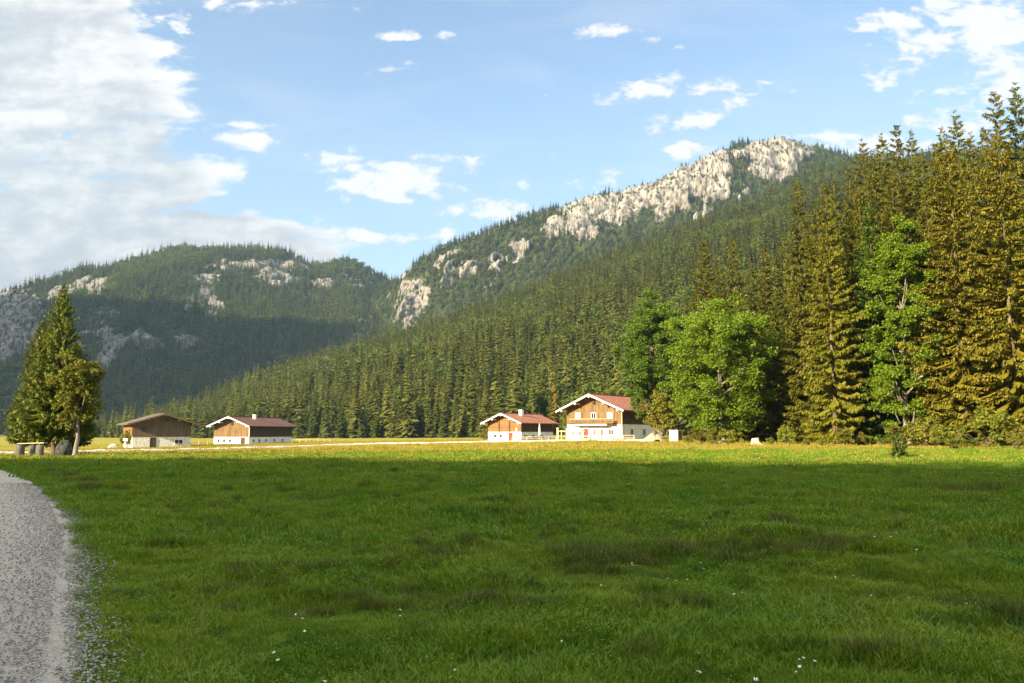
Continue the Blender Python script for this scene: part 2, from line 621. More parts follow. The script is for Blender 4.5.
# rocky summit ridge
ridge, RV, RR, rvs = sheet(
    'rocky_mountain', [(300, 330, 1500), (370, 305, 1480), (392, 288, 1450), (405, 272, 1440), (430, 254, 1440), (480, 234, 1450), (540, 212, 1470), (575, 200, 1480), (590, 196, 1480), (640, 188, 1500), (690, 164, 1510), (728, 150, 1520), (742, 144, 1520), (772, 138, 1530), (800, 143, 1540), (832, 152, 1560), (870, 160, 1580), (940, 172, 1600), (1100, 200, 1600)],
    [(300, 1150), (1100, 1150)], 460, 170, 700, 1.0, 12,
    [(410, 300, 15, 30, .5), (398, 314, 9, 16, .4), (436, 268, 10, 7, .2), (480, 258, 14, 8, .12), (566, 228, 26, 12, .4), (606, 210, 36, 18, .7), (640, 196, 40, 14, .6), (575, 208, 20, 8, .4), (660, 196, 52, 26, 1.0), (700, 180, 40, 28, 1.1), (715, 162, 18, 18, 1.1), (690, 172, 22, 16, 1.0),
     (768, 156, 28, 28, 1.3), (796, 150, 20, 14, .9), (735, 158, 10, 10, .5), (748, 184, 18, 12, .5), (640, 212, 30, 10, .35), (520, 248, 18, 10, .15), (830, 158, 16, 5, .2)],
    ROCKY, 7.1, 21., top_noise=.35)
tag(ridge, 'pale limestone summit with wooded ledges above the forest', kind='structure')
# shaded mountain across the valley
LEFTF = [(-500, 1020), (440, 1020), (700, 1020)]
leftm, LV, LR, lvs = sheet(
    'cliff_mountain', [(-500, 330, 1700), (-200, 310, 1700), (-60, 298, 1680), (0, 292, 1660), (50, 282, 1650), (80, 270, 1640), (120, 262, 1640), (150, 256, 1640), (175, 249, 1645), (200, 250, 1650), (240, 249, 1680), (285, 256, 1710), (312, 271, 1730), (328, 271, 1735), (345, 264, 1740), (362, 272, 1750), (390, 285, 1780), (430, 296, 1800), (700, 340, 1900)],
    LEFTF, 400, 130, 800, .85, 26,
    [(96, 288, 28, 16, .9), (12, 318, 44, 40, .95), (66, 288, 22, 10, .5), (-40, 330, 40, 40, .6), (203, 290, 22, 20, .45), (278, 273, 34, 14, .85), (240, 268, 24, 10, .4), (146, 337, 20, 14, .6), (180, 335, 12, 12, .5), (105, 332, 22, 24, .4), (352, 290, 30, 10, .25), (375, 316, 18, 14, .4), (215, 305, 10, 20, .4), (60, 345, 30, 24, .35)],
    GREYR, 12.4, 16., top_noise=.5)
tag(leftm, 'broad wooded mountain with grey cliffs across the valley', kind='structure')


def ray_hit_sheet(V, vs, px, py):
    qx, qy, _ = proj(V)
    d = (qx - px) ** 2 + (qy - py) ** 2
    d[vs > 1.0, :] = 1e9
    j, i = np.unravel_index(d.argmin(), d.shape)
    return V[j, i]


def shade_ridge(name, line, halfw, label, seed, m, jag=6.0):
    """A real hill whose crest line keeps the evening sun off what lies beyond it."""
    line = [np.array(p, float) for p in line]
    n = 160
    t = np.linspace(0, len(line) - 1, n)
    V = np.zeros((13, n, 3))
    for i, q in enumerate(t):
        a = min(int(q), len(line) - 2)
        c = line[a] + (line[a + 1] - line[a]) * (q - a)
        d = line[a + 1] - line[a]
        nrm = np.array((-d[1], d[0], 0)) / np.hypot(d[0], d[1])
        for j, w in enumerate(np.linspace(-1, 1, 13)):
            p = c + nrm * w * halfw * c[2] / 100.0
            p[2] = max(c[2] * (1 - abs(w)), -3.0) + (jag * fbm(p[0] * .02, p[1] * .02, seed, 1.0, 5) if j else 0)
            if abs(w) > .99:
                p[2] = -3
            V[j, i] = p
    idx = np.arange(13 * n).reshape(13, n)
    F = np.stack([idx[:-1, :-1], idx[:-1, 1:], idx[1:, 1:], idx[1:, :-1]], -1).reshape(-1, 4)
    o = link(name, mesh_np(name, V.reshape(-1, 3), F, [m], True))
    return tag(o, label, kind='structure')


S = np.array(SUN)
edge = [np.array((x, y, 0.)) for x, y in ((-190, 56), (-75, 51), (-20, 45), (22, 40), (60, 36), (200, 31))]
shade_ridge('wooded_ridge', [e + S * 330 for e in edge], 150, 'wooded ridge behind the viewer that shades the meadow', 4.4, FLOOR)
pts = [ray_hit_sheet(LV, lvs, x, y) + S * 1500 for x, y in ((-300, 292), (-60, 290), (20, 293), (100, 300), (190, 305), (230, 318), (320, 333), (392, 338))]
q = pts[-1] + np.array((230, 40, -300))
shade_ridge('high_ridge', [pts[0] + np.array((-900, 200, -200))] + pts + [q, q + np.array((200, 30, -q[2] + 20))], 110, 'high ridge beyond the valley that shades the far mountain', 8.8, FLOOR, 14.)


# ------------------------------------------------------------------ plants: meshes
def kites(base, d, L, W, rs, fold=0.25, up=None):
    """One leaf-shaped quad per row: from base along d, length L, half width W."""
    n = len(base)
    d = d / np.linalg.norm(d, axis=1, keepdims=True)
    if up is None:
        up = np.tile((0, 0, 1.0), (n, 1)) + rs.normal(0, .45, (n, 3))
    s = np.cross(d, up)
    s /= np.maximum(np.linalg.norm(s, axis=1, keepdims=True), 1e-6)
    nn = np.cross(s, d)
    L, W = L[:, None], W[:, None]
    mid = base + d * L * .55
    V = np.stack([base, mid + s * W - nn * W * fold, base + d * L - nn * L * .06, mid - s * W - nn * W * fold], 1).reshape(-1, 3)
    F = np.arange(4 * n).reshape(n, 4)
    return V, F


def spruce_geo(h, r, seed, whorls, nb, sprays, z0=.06, spray=.75, wfac=.22, hang=.5, droop=.3, gap=.12, power=.8):
    rs = R(seed)
    B, D, LL = [], [], []
    CB, CD, CL = [], [], []
    zs = z0 * h + (h - z0 * h) * (np.linspace(0, 1, whorls) ** .93)
    ph = rs.rand() * 6.28
    lob = rs.rand(6) * 6.28
    limb_v = []
    for zi, z in enumerate(zs):
        t = (z - z0 * h) / (h - z0 * h)
        Rz = r * ((1 - t) ** power) * (.55 + .45 * min(1, (t + .05) / .16)) + .12
        n = max(4, int(nb * (.55 + .45 * (1 - t))))
        for k in range(n):
            if rs.rand() < gap:
                continue
            a = ph + zi * 2.4 + 2 * math.pi * k / n + rs.normal(0, .2)
            ln = Rz * (.62 + .46 * rs.rand()) * (1 + .16 * math.sin(2 * a + lob[0] + z * .35) + .12 * math.sin(3 * a + lob[1] - z * .6))
            el = (.5 * t ** 2 - droop * (1 - t) + rs.normal(0, .1))
            out = np.array((math.cos(a), math.sin(a), 0))
            ns = max(4, int(sprays * (ln / r) ** .7))
            s = np.sort(rs.rand(ns) ** .7)
            s = .06 + .94 * s
            p0 = np.array((0, 0, z + rs.normal(0, .016 * h * (1 - .6 * t))))
            zz = s * ln * math.sin(el) - .10 * ln * np.sin(s * math.pi) + .16 * ln * s ** 3 * (1 - t)
            base = p0 + out * (s * ln * math.cos(el))[:, None] + np.stack([0 * s, 0 * s, zz], 1)
            side = np.array((-out[1], out[0], 0))
            sg = np.where(rs.rand(ns) < .5, -1, 1)[:, None]
            ang = rs.rand(ns)[:, None] * 1.0 + .15
            ang[s > .93] = .05
            d = out * np.cos(ang) + side * sg * np.sin(ang) + np.array((0, 0, -1)) * (hang * (.2 + .9 * rs.rand(ns)))[:, None] * (1 - .6 * t)
            hg = rs.rand(ns) < .5
            d[hg] = out * rs.uniform(.1, .5, (hg.sum(), 1)) + side * rs.normal(0, .35, (hg.sum(), 1)) + np.array((0, 0, -1.0))
            cd = out * math.cos(el) + np.array((0, 0, math.sin(el) - .12))
            CB.append(p0 + out * .05 * ln)
            CD.append(cd)
            CL.append(ln * .9)
            B.append(base)
            D.append(d)
            LL.append(np.minimum(spray * (.6 + .65 * rs.rand(ns)) * (.5 + .5 * (1 - t) ** .6), ln * .8 + .15))
    B, D, LL = np.concatenate(B), np.concatenate(D), np.concatenate(LL)
    V1, F1 = kites(B, D, LL, LL * wfac * (.8 + .5 * rs.rand(len(LL))), rs, .25, np.tile((0, 0, 1.0), (len(B), 1)) + rs.normal(0, .26, (len(B), 3)))
    CL = np.array(CL)
    n = len(CL)
    V2, F2 = kites(np.array(CB), np.array(CD), CL, CL * rs.uniform(.06, .11, n), rs, .3, np.tile((0, 0, 1.0), (n, 1)) + rs.normal(0, .3, (n, 3)))
    return np.vstack([V1, V2]), np.vstack([F1, F2 + len(V1)])


def skirt_spruce(h, r, seed, whorls, nb, z0=.03, power=.9):
    """A slope-sized spruce: whorls of broad drooping branches."""
    rs = R(seed)
    B, D, LL, WW = [], [], [], []
    for w in range(whorls):
        t = (w + rs.rand() * .6) / whorls
        z = h * (z0 + (1 - z0) * t)
        Rz = r * (1 - t) ** power * (.7 + .3 * min(1, t / .12)) + .18
        n = max(4, int(nb * (.6 + .4 * (1 - t)) + rs.rand()))
        a0 = rs.rand() * 6.28
        for k in range(n):
            a = a0 + 6.28 * k / n + rs.normal(0, .18)
            ln = Rz * rs.uniform(.65, 1.2)
            B.append((0, 0, z + rs.normal(0, .2)))
            D.append((math.cos(a), math.sin(a), -rs.uniform(.25, .75) * (1 - .4 * t)))
            LL.append(ln * 1.12)
            WW.append(ln * rs.uniform(.24, .40) + .06)
    for k in range(3):
        B.append((0, 0, h * .95))
        D.append((rs.normal(0, .12), rs.normal(0, .12), 1))
        LL.append(h * .075)
        WW.append(.16)
    up = np.tile((0, 0, 1.0), (len(B), 1)) + rs.normal(0, .25, (len(B), 3))
    B += [(-.1, 0, -1.5)]
    D += [(0, 0, 1)]
    LL += [h]
    WW += [.16]
    up = np.vstack([up, (0, 1, 0)])
    return kites(np.array(B, float), np.array(D, float), np.array(LL), np.array(WW), rs, .3, up)


def trunk_mb(h, r0, seed, lean=.0, top=.02, n=9, flare=1.5):
    rs = R(seed)
    m = MB()
    zs = [-.3, 0, .35, .02 * h + .7, .12 * h, .25 * h, .4 * h, .55 * h, .7 * h, .85 * h, h * .99]
    pts, rad = [], []
    for z in zs:
        t = max(z, 0) / h
        pts.append((lean * z + rs.normal(0, .012 * h * t * (1 - t)), rs.normal(0, .012 * h * t * (1 - t)), z))
        rad.append(max(r0 * (1 - t) ** 1.35 * (flare if z <= 0 else (1 + (flare - 1) * .35 if z < .5 else 1)), top))
    m.tube(pts, rad, n, .12, seed)
    return m


def leaf_cloud(clumps, per, leaf, rs, flat=.6):
    B, D, LL = [], [], []
    for (c, rad) in clumps:
        n = max(6, int(per * rs.uniform(.7, 1.3)))
        q = rs.normal(0, 1, (n, 3))
        q /= np.linalg.norm(q, axis=1, keepdims=True)
        q *= (rs.rand(n)[:, None] ** .45) * rad
        q[:, 2] *= flat
        d = q / (np.linalg.norm(q, axis=1, keepdims=True) + 1e-6) * .8 + rs.normal(0, .6, (n, 3)) + np.array((0, 0, -.25))
        B.append(c + q)
        D.append(d)
        LL.append(leaf * (.6 + .8 * rs.rand(n)))
    B, D, LL = np.concatenate(B), np.concatenate(D), np.concatenate(LL)
    return kites(B, D, LL, LL * .42, rs, .2)


def broadleaf(h, rx, rz0, seed, nclump, per, leaf, mat, bark, r0=.35, shape=None, inner=.5):
    """Crown of leaf clumps carried by real limbs. rz0 = crown base height."""
    rs = R(seed)
    cz, hz = (h + rz0) / 2, (h - rz0) / 2
    cl = []
    tries = 0
    while len(cl) < nclump and tries < nclump * 30:
        tries += 1
        q = rs.normal(0, 1, 3)
        q /= np.linalg.norm(q)
        rr = inner + (1 - inner) * rs.rand() ** .6
        lump = 1 + .30 * fbm(q[0] * 1.6, q[1] * 1.6, q[2] * 1.6 + seed, 1, 3) * 2
        w = 1.0 if q[2] > 0 else .96
        p = np.array((q[0] * rx * rr * lump * w, q[1] * rx * rr * lump * w, cz + q[2] * hz * rr * min(lump, 1.08)))
        if p[2] < rz0 * .8:
            continue
        cl.append((p, (.75 + .7 * rs.rand()) * rx * .15))
    V, F = leaf_cloud(cl, per, leaf, rs)
    crown = mesh_np('crown', V, F, [mat])
    t = MB()
    top = np.array((0, 0, rz0 + (h - rz0) * .6))
    t.tube([(0, 0, -.3), (0, 0, .1), (0.02 * h, 0, rz0 * .6), (0, .01 * h, rz0 * 1.3), tuple(top)], [r0 * 1.5, r0 * 1.2, r0 * .9, r0 * .7, r0 * .15], 9, .15, seed)
    for k in range(0, len(cl), max(1, len(cl) // 26)):
        p = cl[k][0]
        z0 = min(max(rz0 * .7, p[2] - np.hypot(p[0], p[1]) * .9), top[2] * .95)
        f = 1 - z0 / (h * 1.1)
        a = np.array((0, 0, z0))
        mid = a * .45 + p * .55 + np.array((0, 0, -.04 * h))
        t.tube([a, mid, p], [r0 * .5 * f, r0 * .26 * f, .03], 5, .1, k, cap=False)
    return crown, t.mesh('trunk', bark, True)


def tree_thing(name, loc, rz, sc, crown, trunk, label, cat='tree', group=None, color=(1, 1, 1, 1), tilt=0.0):
    o = empty(name, loc, rz, label, cat, group)
    o.rotation_euler = (tilt, tilt * .4, rz)
    o.scale = (sc[0], sc[0], sc[1]) if isinstance(sc, tuple) else (sc, sc, sc)
    c = link('crown', crown, o)
    c.color = color
    link('trunk', trunk, o)
    return o


# ------------------------------------------------------------------ scattering
def scatter(name, pts, scale, rotz, idx, sources, label=None, tilt=None, kind='stuff', sxy=None):
    """One object that draws copies of the source meshes at many points."""
    n = len(pts)
    me = bpy.data.meshes.new(name)
    me.vertices.add(n)
    me.vertices.foreach_set('co', np.asarray(pts, np.float32).ravel())
    sv = np.stack([sxy if sxy is not None else scale, sxy if sxy is not None else scale, scale], 1).astype(np.float32)
    a = me.attributes.new('sc', 'FLOAT_VECTOR', 'POINT')
    a.data.foreach_set('vector', sv.ravel())
    rv = np.zeros((n, 3), np.float32)
    if tilt is not None:
        rv[:, :2] = tilt
    rv[:, 2] = rotz
    a = me.attributes.new('rt', 'FLOAT_VECTOR', 'POINT')
    a.data.foreach_set('vector', rv.ravel())
    a = me.attributes.new('ix', 'INT', 'POINT')
    a.data.foreach_set('value', np.asarray(idx, np.int32))
    o = link(name, me)
    ng = bpy.data.node_groups.new(name, 'GeometryNodeTree')
    ng.interface.new_socket('Geometry', in_out='INPUT', socket_type='NodeSocketGeometry')
    ng.interface.new_socket('Geometry', in_out='OUTPUT', socket_type='NodeSocketGeometry')
    N, Lk = ng.nodes, ng.links
    gi, go = N.new('NodeGroupInput'), N.new('NodeGroupOutput')
    ip = N.new('GeometryNodeInstanceOnPoints')
    Lk.new(gi.outputs[0], ip.inputs['Points'])
    jn = N.new('GeometryNodeJoinGeometry')
    for s in sources:
        ob = N.new('GeometryNodeObjectInfo')
        ob.inputs['Object'].default_value = s
        ob.inputs['As Instance'].default_value = True
        Lk.new(ob.outputs['Geometry'], jn.inputs[0])
    Lk.new(jn.outputs[0], ip.inputs['Instance'])
    ip.inputs['Pick Instance'].default_value = True
    for nm, ty, sock in (('sc', 'FLOAT_VECTOR', 'Scale'), ('rt', 'FLOAT_VECTOR', 'Rotation'), ('ix', 'INT', 'Instance Index')):
        na = N.new('GeometryNodeInputNamedAttribute')
        na.data_type = ty
        na.inputs['Name'].default_value = nm
        Lk.new(na.outputs[0], ip.inputs[sock])
    Lk.new(ip.outputs[0], go.inputs[0])
    md = o.modifiers.new('copies', 'NODES')
    md.node_group = ng
    return tag(o, label, kind=kind)


def source(name, me):
    return bpy.data.objects.new(name, me)      # a shape for scatter(), not itself in the scene


def sample_sheet(V, vs, n, rs, vmax=1.04):
    k = int((vs <= vmax).sum())
    A = V[:k]
    e1, e2 = A[1:, :-1] - A[:-1, :-1], A[:-1, 1:] - A[:-1, :-1]
    ar = np.linalg.norm(np.cross(e1[..., :3], e2[..., :3]), axis=-1).ravel()
    q = rs.choice(len(ar), n, p=ar / ar.sum())
    j, i = q // (V.shape[1] - 1), q % (V.shape[1] - 1)
    a, b = rs.rand(n), rs.rand(n)
    w = [(1 - a) * (1 - b), (1 - a) * b, a * (1 - b), a * b]
    c = [(j, i), (j, i + 1), (j + 1, i), (j + 1, i + 1)]
    p = sum(V[x[0], x[1]] * ww[:, None] for x, ww in zip(c, w))
    return p, j, i


def thin(p, d, extra=None):
    """Drop points that stand closer than about d (grid hashing)."""
    seen, keep = set(), []
    for k, q in enumerate(p):
        key = (int(math.floor(q[0] / d)), int(math.floor(q[1] / d)))
        if key in seen:
            continue
        seen.add(key)
        keep.append(k)
    return np.array(keep)


# ------------------------------------------------------------------ farm buildings
def boards(name, c1, c2, c3, pitch=.22, vertical=True):
    """Weathered planks: a tone of its own per board, dark joints, streaks along the grain."""
    m, nt, b, T = newmat(name, .85, .15)
    tc = nt.nodes.new('ShaderNodeTexCoord')
    sep = nt.nodes.new('ShaderNodeSeparateXYZ')
    nt.links.new(tc.outputs['Object'], sep.inputs[0])
    x, y, z = sep.outputs
    w = T.m('ADD', x, y) if vertical else z
    q = T.m('DIVIDE', w, pitch)
    cell = T.m('FLOOR', q)
    wn = nt.nodes.new('ShaderNodeTexWhiteNoise')
    wn.noise_dimensions = '1D'
    nt.links.new(cell, wn.inputs['W'])
    st = (4, 4, .35) if vertical else (.35, .35, 5)
    n = T.noise(T.scalev(tc.outputs['Object'], *st), 1.6, 6, .65)
    big = T.noise(tc.outputs['Object'], .35, 4, .6)
    c = T.mix(wn.outputs['Value'], rgb(c1), rgb(c2))
    c = T.mix(T.m('MULTIPLY', T.ramp(n, .42, .68), .7), c, rgb(c3))
    c = T.mix(T.m('MULTIPLY', T.ramp(big, .45, .7), .4), c, rgb(c3))
    fr = T.m('FRACT', q)
    gap = T.m('GREATER_THAN', T.m('ABSOLUTE', T.m('SUBTRACT', fr, .5)), .45)
    c = T.mix(T.m('MULTIPLY', gap, .7), c, (.03, .02, .012, 1))
    nt.links.new(c, b.inputs['Base Color'])
    return m


def roofing(name, c1, c2, c3):
    m, nt, b, T = newmat(name, .7, .3)
    tc = nt.nodes.new('ShaderNodeTexCoord')
    n1 = T.noise(T.scalev(tc.outputs['Object'], 1, .25, 1), .9, 6, .6)
    br = nt.nodes.new('ShaderNodeTexBrick')
    br.inputs['Scale'].default_value = 1.0
    br.inputs['Brick Width'].default_value = .3
    br.inputs['Row Height'].default_value = .34
    br.inputs['Mortar Size'].default_value = .025
    br.inputs['Color1'].default_value = (1, 1, 1, 1)
    br.inputs['Color2'].default_value = (.7, .7, .7, 1)
    br.inputs['Mortar'].default_value = (.35, .35, .35, 1)
    sw = nt.nodes.new('ShaderNodeSeparateXYZ')
    nt.links.new(tc.outputs['Object'], sw.inputs[0])
    nt.links.new(T.comb(sw.outputs[1], sw.outputs[0], 0.0), br.inputs['Vector'])
    c = T.mix(T.ramp(n1, .35, .65), rgb(c1), rgb(c2))
    c = T.mix(T.m('MULTIPLY', T.ramp(T.noise(tc.outputs['Object'], 2.5, 6, .7), .5, .75), .5), c, rgb(c3))
    nt.links.new(T.mul(c, br.outputs['Color']), b.inputs['Base Color'])
    return m


M['wood_warm'] = boards('timber_warm', (.15, .090, .042), (.22, .145, .075), (.070, .044, .025))
M['wood_grey'] = boards('timber_grey', (.13, .092, .060), (.19, .14, .095), (.075, .050, .032))
M['wood_orange'] = boards('timber_orange', (.17, .092, .040), (.23, .135, .060), (.10, .056, .027), .24, False)
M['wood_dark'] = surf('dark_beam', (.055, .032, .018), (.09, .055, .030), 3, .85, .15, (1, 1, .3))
M['wood_light'] = surf('light_post', (.42, .32, .20), (.55, .44, .29), 4, .85, .15, (1, 1, .3))
M['plaster'] = surf('whitewash', (.78, .76, .72), (.66, .63, .57), .9, .95, .1, (1, 1, 1), .3, 6)
M['rubble'] = surf('rubble_wall', (.72, .69, .63), (.40, .37, .32), 2.6, .95, .1, (1, 1, 1.3), .6, 5, lo=.42, hi=.68)
M['white_trim'] = surf('white_trim', (.80, .78, .74), (.70, .67, .62), 2, .6, .3)
M['roof_red'] = roofing('roof_red', (.37, .140, .070), (.30, .105, .052), (.20, .075, .040))
M['roof_maroon'] = roofing('roof_maroon', (.17, .068, .040), (.13, .050, .032), (.085, .036, .025))
M['roof_grey'] = roofing('roof_grey', (.10, .075, .055), (.14, .11, .082), (.065, .050, .038))
M['glass_dark'] = newmat('window_glass', .12, .5)[0]
M['glass_dark'].node_tree.nodes['Principled BSDF'].inputs['Base Color'].default_value = (.025, .028, .030, 1)
M['curtain'] = surf('curtained_pane', (.62, .58, .50), (.48, .44, .36), 3, .5, .4)
M['door_red'] = boards('red_door', (.22, .05, .03), (.27, .07, .04), (.14, .035, .022), .16)
M['door_brown'] = boards('brown_door', (.075, .048, .030), (.10, .065, .04), (.05, .032, .02), .16)
M['cream_cloth'] = surf('cream_canvas', (.78, .70, .48), (.70, .62, .40), 2, .9, .1)
M['white_cloth'] = surf('white_canvas', (.80, .78, .72), (.72, .69, .62), 2, .9, .1)
M['stone_pale'] = surf('chimney_render', (.70, .66, .58), (.55, .51, .45), 4, .95, .1)


def window(parent, place, u, z, w, h, frame, pane, bars=True, shutters=None):
    """place maps (across, out, up) to house coordinates."""
    def bx(mb, a0, a1, o0, o1, z0, z1):
        p, q = place(a0, o0, z0), place(a1, o1, z1)
        mb.box(min(p[0], q[0]), max(p[0], q[0]), min(p[1], q[1]), max(p[1], q[1]), z0, z1)
    f = MB()
    t = .10
    bx(f, u - w / 2 - t, u - w / 2, .0, .09, z - t, z + h + t)
    bx(f, u + w / 2, u + w / 2 + t, .0, .09, z - t, z + h + t)
    bx(f, u - w / 2, u + w / 2, .0, .09, z + h, z + h + t)
    bx(f, u - w / 2, u + w / 2, .0, .12, z - t, z)
    if bars:
        bx(f, u - .03, u + .03, .025, .06, z, z + h)
    fo = f.build('window', frame, parent)
    g = MB()
    bx(g, u - w / 2, u + w / 2, .004, .022, z, z + h)
    g.build('pane', pane, fo)
    if shutters is not None:
        for sd in (-1, 1):
            s = MB()
            a = u + sd * (w / 2 + t + .02)
            b = a + sd * w * .48
            bx(s, min(a, b), max(a, b), .005, .06, z - t, z + h + t)
            s.build('shutter', shutters, fo)


def house(name, label, Y, px, rot, W, L, hb, he, pitch, oh, ohs, mats, purlins=5, zoff=0.0, base_drop=.8):
    """A broad alpine farmhouse: masonry ground floor, timber upper floor, low gabled roof. Gable front at local y = 0."""
    wall, timber, roofm, trim = mats
    X = P(px, HOR, Y)[0]
    z = float(G(X, Y)) + zoff
    r = empty(name, (X, Y, z), rot, label, 'building', 'alpine farm buildings along the far edge of the meadow')
    b = MB()
    b.box(-W / 2, W / 2, 0, L, -base_drop, hb)
    b.build('ground_floor', wall, r)
    t = MB()
    hw, y0, y1 = W / 2 + .05, -.05, L + .05
    ap = he + hw * math.tan(pitch)
    ring = [(-hw, hb + .003), (hw, hb + .003), (hw, he), (0, ap), (-hw, he)]
    t.poly([(x, y0, zz) for x, zz in ring] + [(x, y1, zz) for x, zz in ring],
           [(0, 1, 2, 3, 4), (9, 8, 7, 6, 5), (0, 5, 6, 1), (1, 6, 7, 2), (2, 7, 8, 3), (3, 8, 9, 4), (4, 9, 5, 0)])
    t.build('timber_floor', timber, r)
    f = MB()
    th = .20
    xe = W / 2 + ohs
    ze = he - (xe - hw) * math.tan(pitch) + .10
    za = ap + .10
    fy, by = -oh, L + oh * .7
    for sd in (-1, 1):
        n = 14
        vs, fs = [], []
        for i in range(n + 1):
            yy = fy + (by - fy) * i / n
            sag = -.035 * math.sin(math.pi * i / n) + .012 * math.sin(i * 2.7 + sd)
            for (xx, zz) in ((0, za + sag), (sd * xe, ze + sag), (sd * xe, ze + th + sag), (0, za + th + sag)):
                vs.append((xx, yy, zz))
        for i in range(n):
            a = 4 * i
            for k in range(4):
                fs.append((a + k, a + (k + 1) % 4, a + 4 + (k + 1) % 4, a + 4 + k) if sd > 0 else (a + (k + 1) % 4, a + k, a + 4 + k, a + 4 + (k + 1) % 4))
        fs += [(0, 1, 2, 3), (4 * n + 3, 4 * n + 2, 4 * n + 1, 4 * n)]
        f.poly(vs, fs)
    ro = f.build('roof', roofm, r)
    c = MB()
    c.bar((0, fy + .1, za + th + .04), (0, by - .1, za + th + .04), .28, .12)
    c.build('ridge_cap', roofm, ro)
    for yy, lab in ((fy - .035, None), (by + .035, None)):
        for sd in (-1, 1):
            m = MB()
            m.bar((sd * .0, yy, za + .02), (sd * (xe + .05), yy, ze + .02 - .05 * math.tan(pitch)), .07, .27)
            m.build('barge_board', trim, ro)
    for k in range(purlins):
        q = -1 + 2 * k / (purlins - 1)
        x = q * (W / 2 + .1)
        zz = za - abs(x) * math.tan(pitch) - .30
        m = MB()
        m.bar((x, fy + .02, zz), (x, -.06, zz), .24, .30)
        m.build('purlin', trim, r)
    return r, dict(W=W, L=L, hb=hb, he=he, ap=ap, za=za, pitch=pitch, roof=ro, X=X, Y=Y, z=z, fy=fy)


def chimney(d, roof, x, y, mat, w=.7, up=1.1):
    m = MB()
    z = d['za'] - abs(x) * math.tan(d['pitch'])
    m.box(x - w / 2, x + w / 2, y - w / 2, y + w / 2, z - .3, z + up)
    ch = m.build('chimney', mat, roof)
    m = MB()
    m.box(x - w / 2 - .08, x + w / 2 + .08, y - w / 2 - .08, y + w / 2 + .08, z + up + .003, z + up + .12)
    m.build('chimney_cap', M['rubble'], ch)


def faces(d):
    W = d['W']
    return (lambda a, o, z: (a, -o, z)), (lambda a, o, z: (W / 2 + o, a, z)), (lambda a, o, z: (-W / 2 - o, a, z))


def door(parent, place, u, z, w, h, mat, frame=None):
    m = MB()
    p, q = place(u - w / 2, .0, z), place(u + w / 2, .05, z + h)
    m.box(min(p[0], q[0]), max(p[0], q[0]), min(p[1], q[1]), max(p[1], q[1]), z, z + h)
    o = m.build('door', mat, parent)
    m = MB()
    for a0, a1, z0, z1 in ((u - w / 2 - .12, u - w / 2 - .002, z, z + h + .12), (u + w / 2 + .002, u + w / 2 + .12, z, z + h + .12), (u - w / 2, u + w / 2, z + h + .002, z + h + .12)):
        p, q = place(a0, .0, z0), place(a1, .09, z1)
        m.box(min(p[0], q[0]), max(p[0], q[0]), min(p[1], q[1]), max(p[1], q[1]), z0, z1)
    m.build('door_frame', frame or M['wood_dark'], o)


RAD = math.radians
# the grey barn
h1, d1 = house('barn', 'grey weathered timber barn on a whitewashed stone ground floor with grey roof', 163, 162.5, RAD(36), 11.0, 9.0, 2.15, 4.85, RAD(17), 1.5, 1.35,
               (M['rubble'], M['wood_grey'], M['roof_grey'], M['wood_grey']))
F_, Rr_, Lf_ = faces(d1)
off = lambda fn: (lambda a, o, z: fn(a, o + .05, z))
window(h1, off(F_), -3.6, 3.35, .75, .7, M['wood_dark'], M['glass_dark'])
window(h1, off(F_), .6, 5.35, .5, .45, M['wood_dark'], M['glass_dark'], False)
window(h1, F_, 3.2, .75, 1.5, .8, M['white_trim'], M['glass_dark'])
door(h1, F_, -1.7, -.1, .95, 2.0, M['door_brown'])
m = MB()
m.box(-5.6, -5.55 - .06, .1, 8.9, 2.3, 4.6)
m.v = [(x - .05, y, z) for x, y, z in m.v]
m.build('side_boarding', M['wood_orange'], h1)
# the red-roofed farmhouse with small stable windows
h2, d2 = house('farmhouse', 'long farmhouse with maroon roof and white chimney, low white base with small dark windows', 196, 231.5, RAD(-14), 9.6, 20.5, 1.75, 4.5, RAD(22), 1.7, 1.0,
               (M['plaster'], M['wood_warm'], M['roof_maroon'], M['white_trim']))
F_, Rr_, Lf_ = faces(d2)
for u in (-3.4, -1.9, -.3):
    window(h2, F_, u, .5, .62, .72, M['white_trim'], M['glass_dark'], False)
door(h2, F_, 3.2, -.1, .85, 1.6, M['door_brown'])
for u in (2.0, 4.6, 7.6, 11.6, 15.6):
    window(h2, Rr_, u, .55, .95, .62, M['white_trim'], M['glass_dark'])
window(h2, off(F_), .2, 4.7, .5, .5, M['wood_dark'], M['glass_dark'], False)
m = MB()
m.box(4.85, 4.97, -.16, -.051, 1.77, 4.45)
m.build('corner_post', M['white_trim'], h2)
chimney(d2, d2['roof'], 1.1, 8.2, M['stone_pale'])
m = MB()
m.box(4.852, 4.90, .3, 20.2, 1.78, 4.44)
m.build('side_boarding', M['wood_dark'], h2)  # shade of the side turned from the sun put into the board colour
m = MB()
for k in range(10):
    a0, a1 = math.pi * k / 9, math.pi * (k + 1) / 9
    if k < 9:
        m.bar((1.5 + .62 * math.cos(a0), -.06, .72 + .62 * math.sin(a0)), (1.5 + .62 * math.cos(a1), -.06, .72 + .62 * math.sin(a1)), .08, .10)
m.build('arched_surround', M['rubble'], h2)
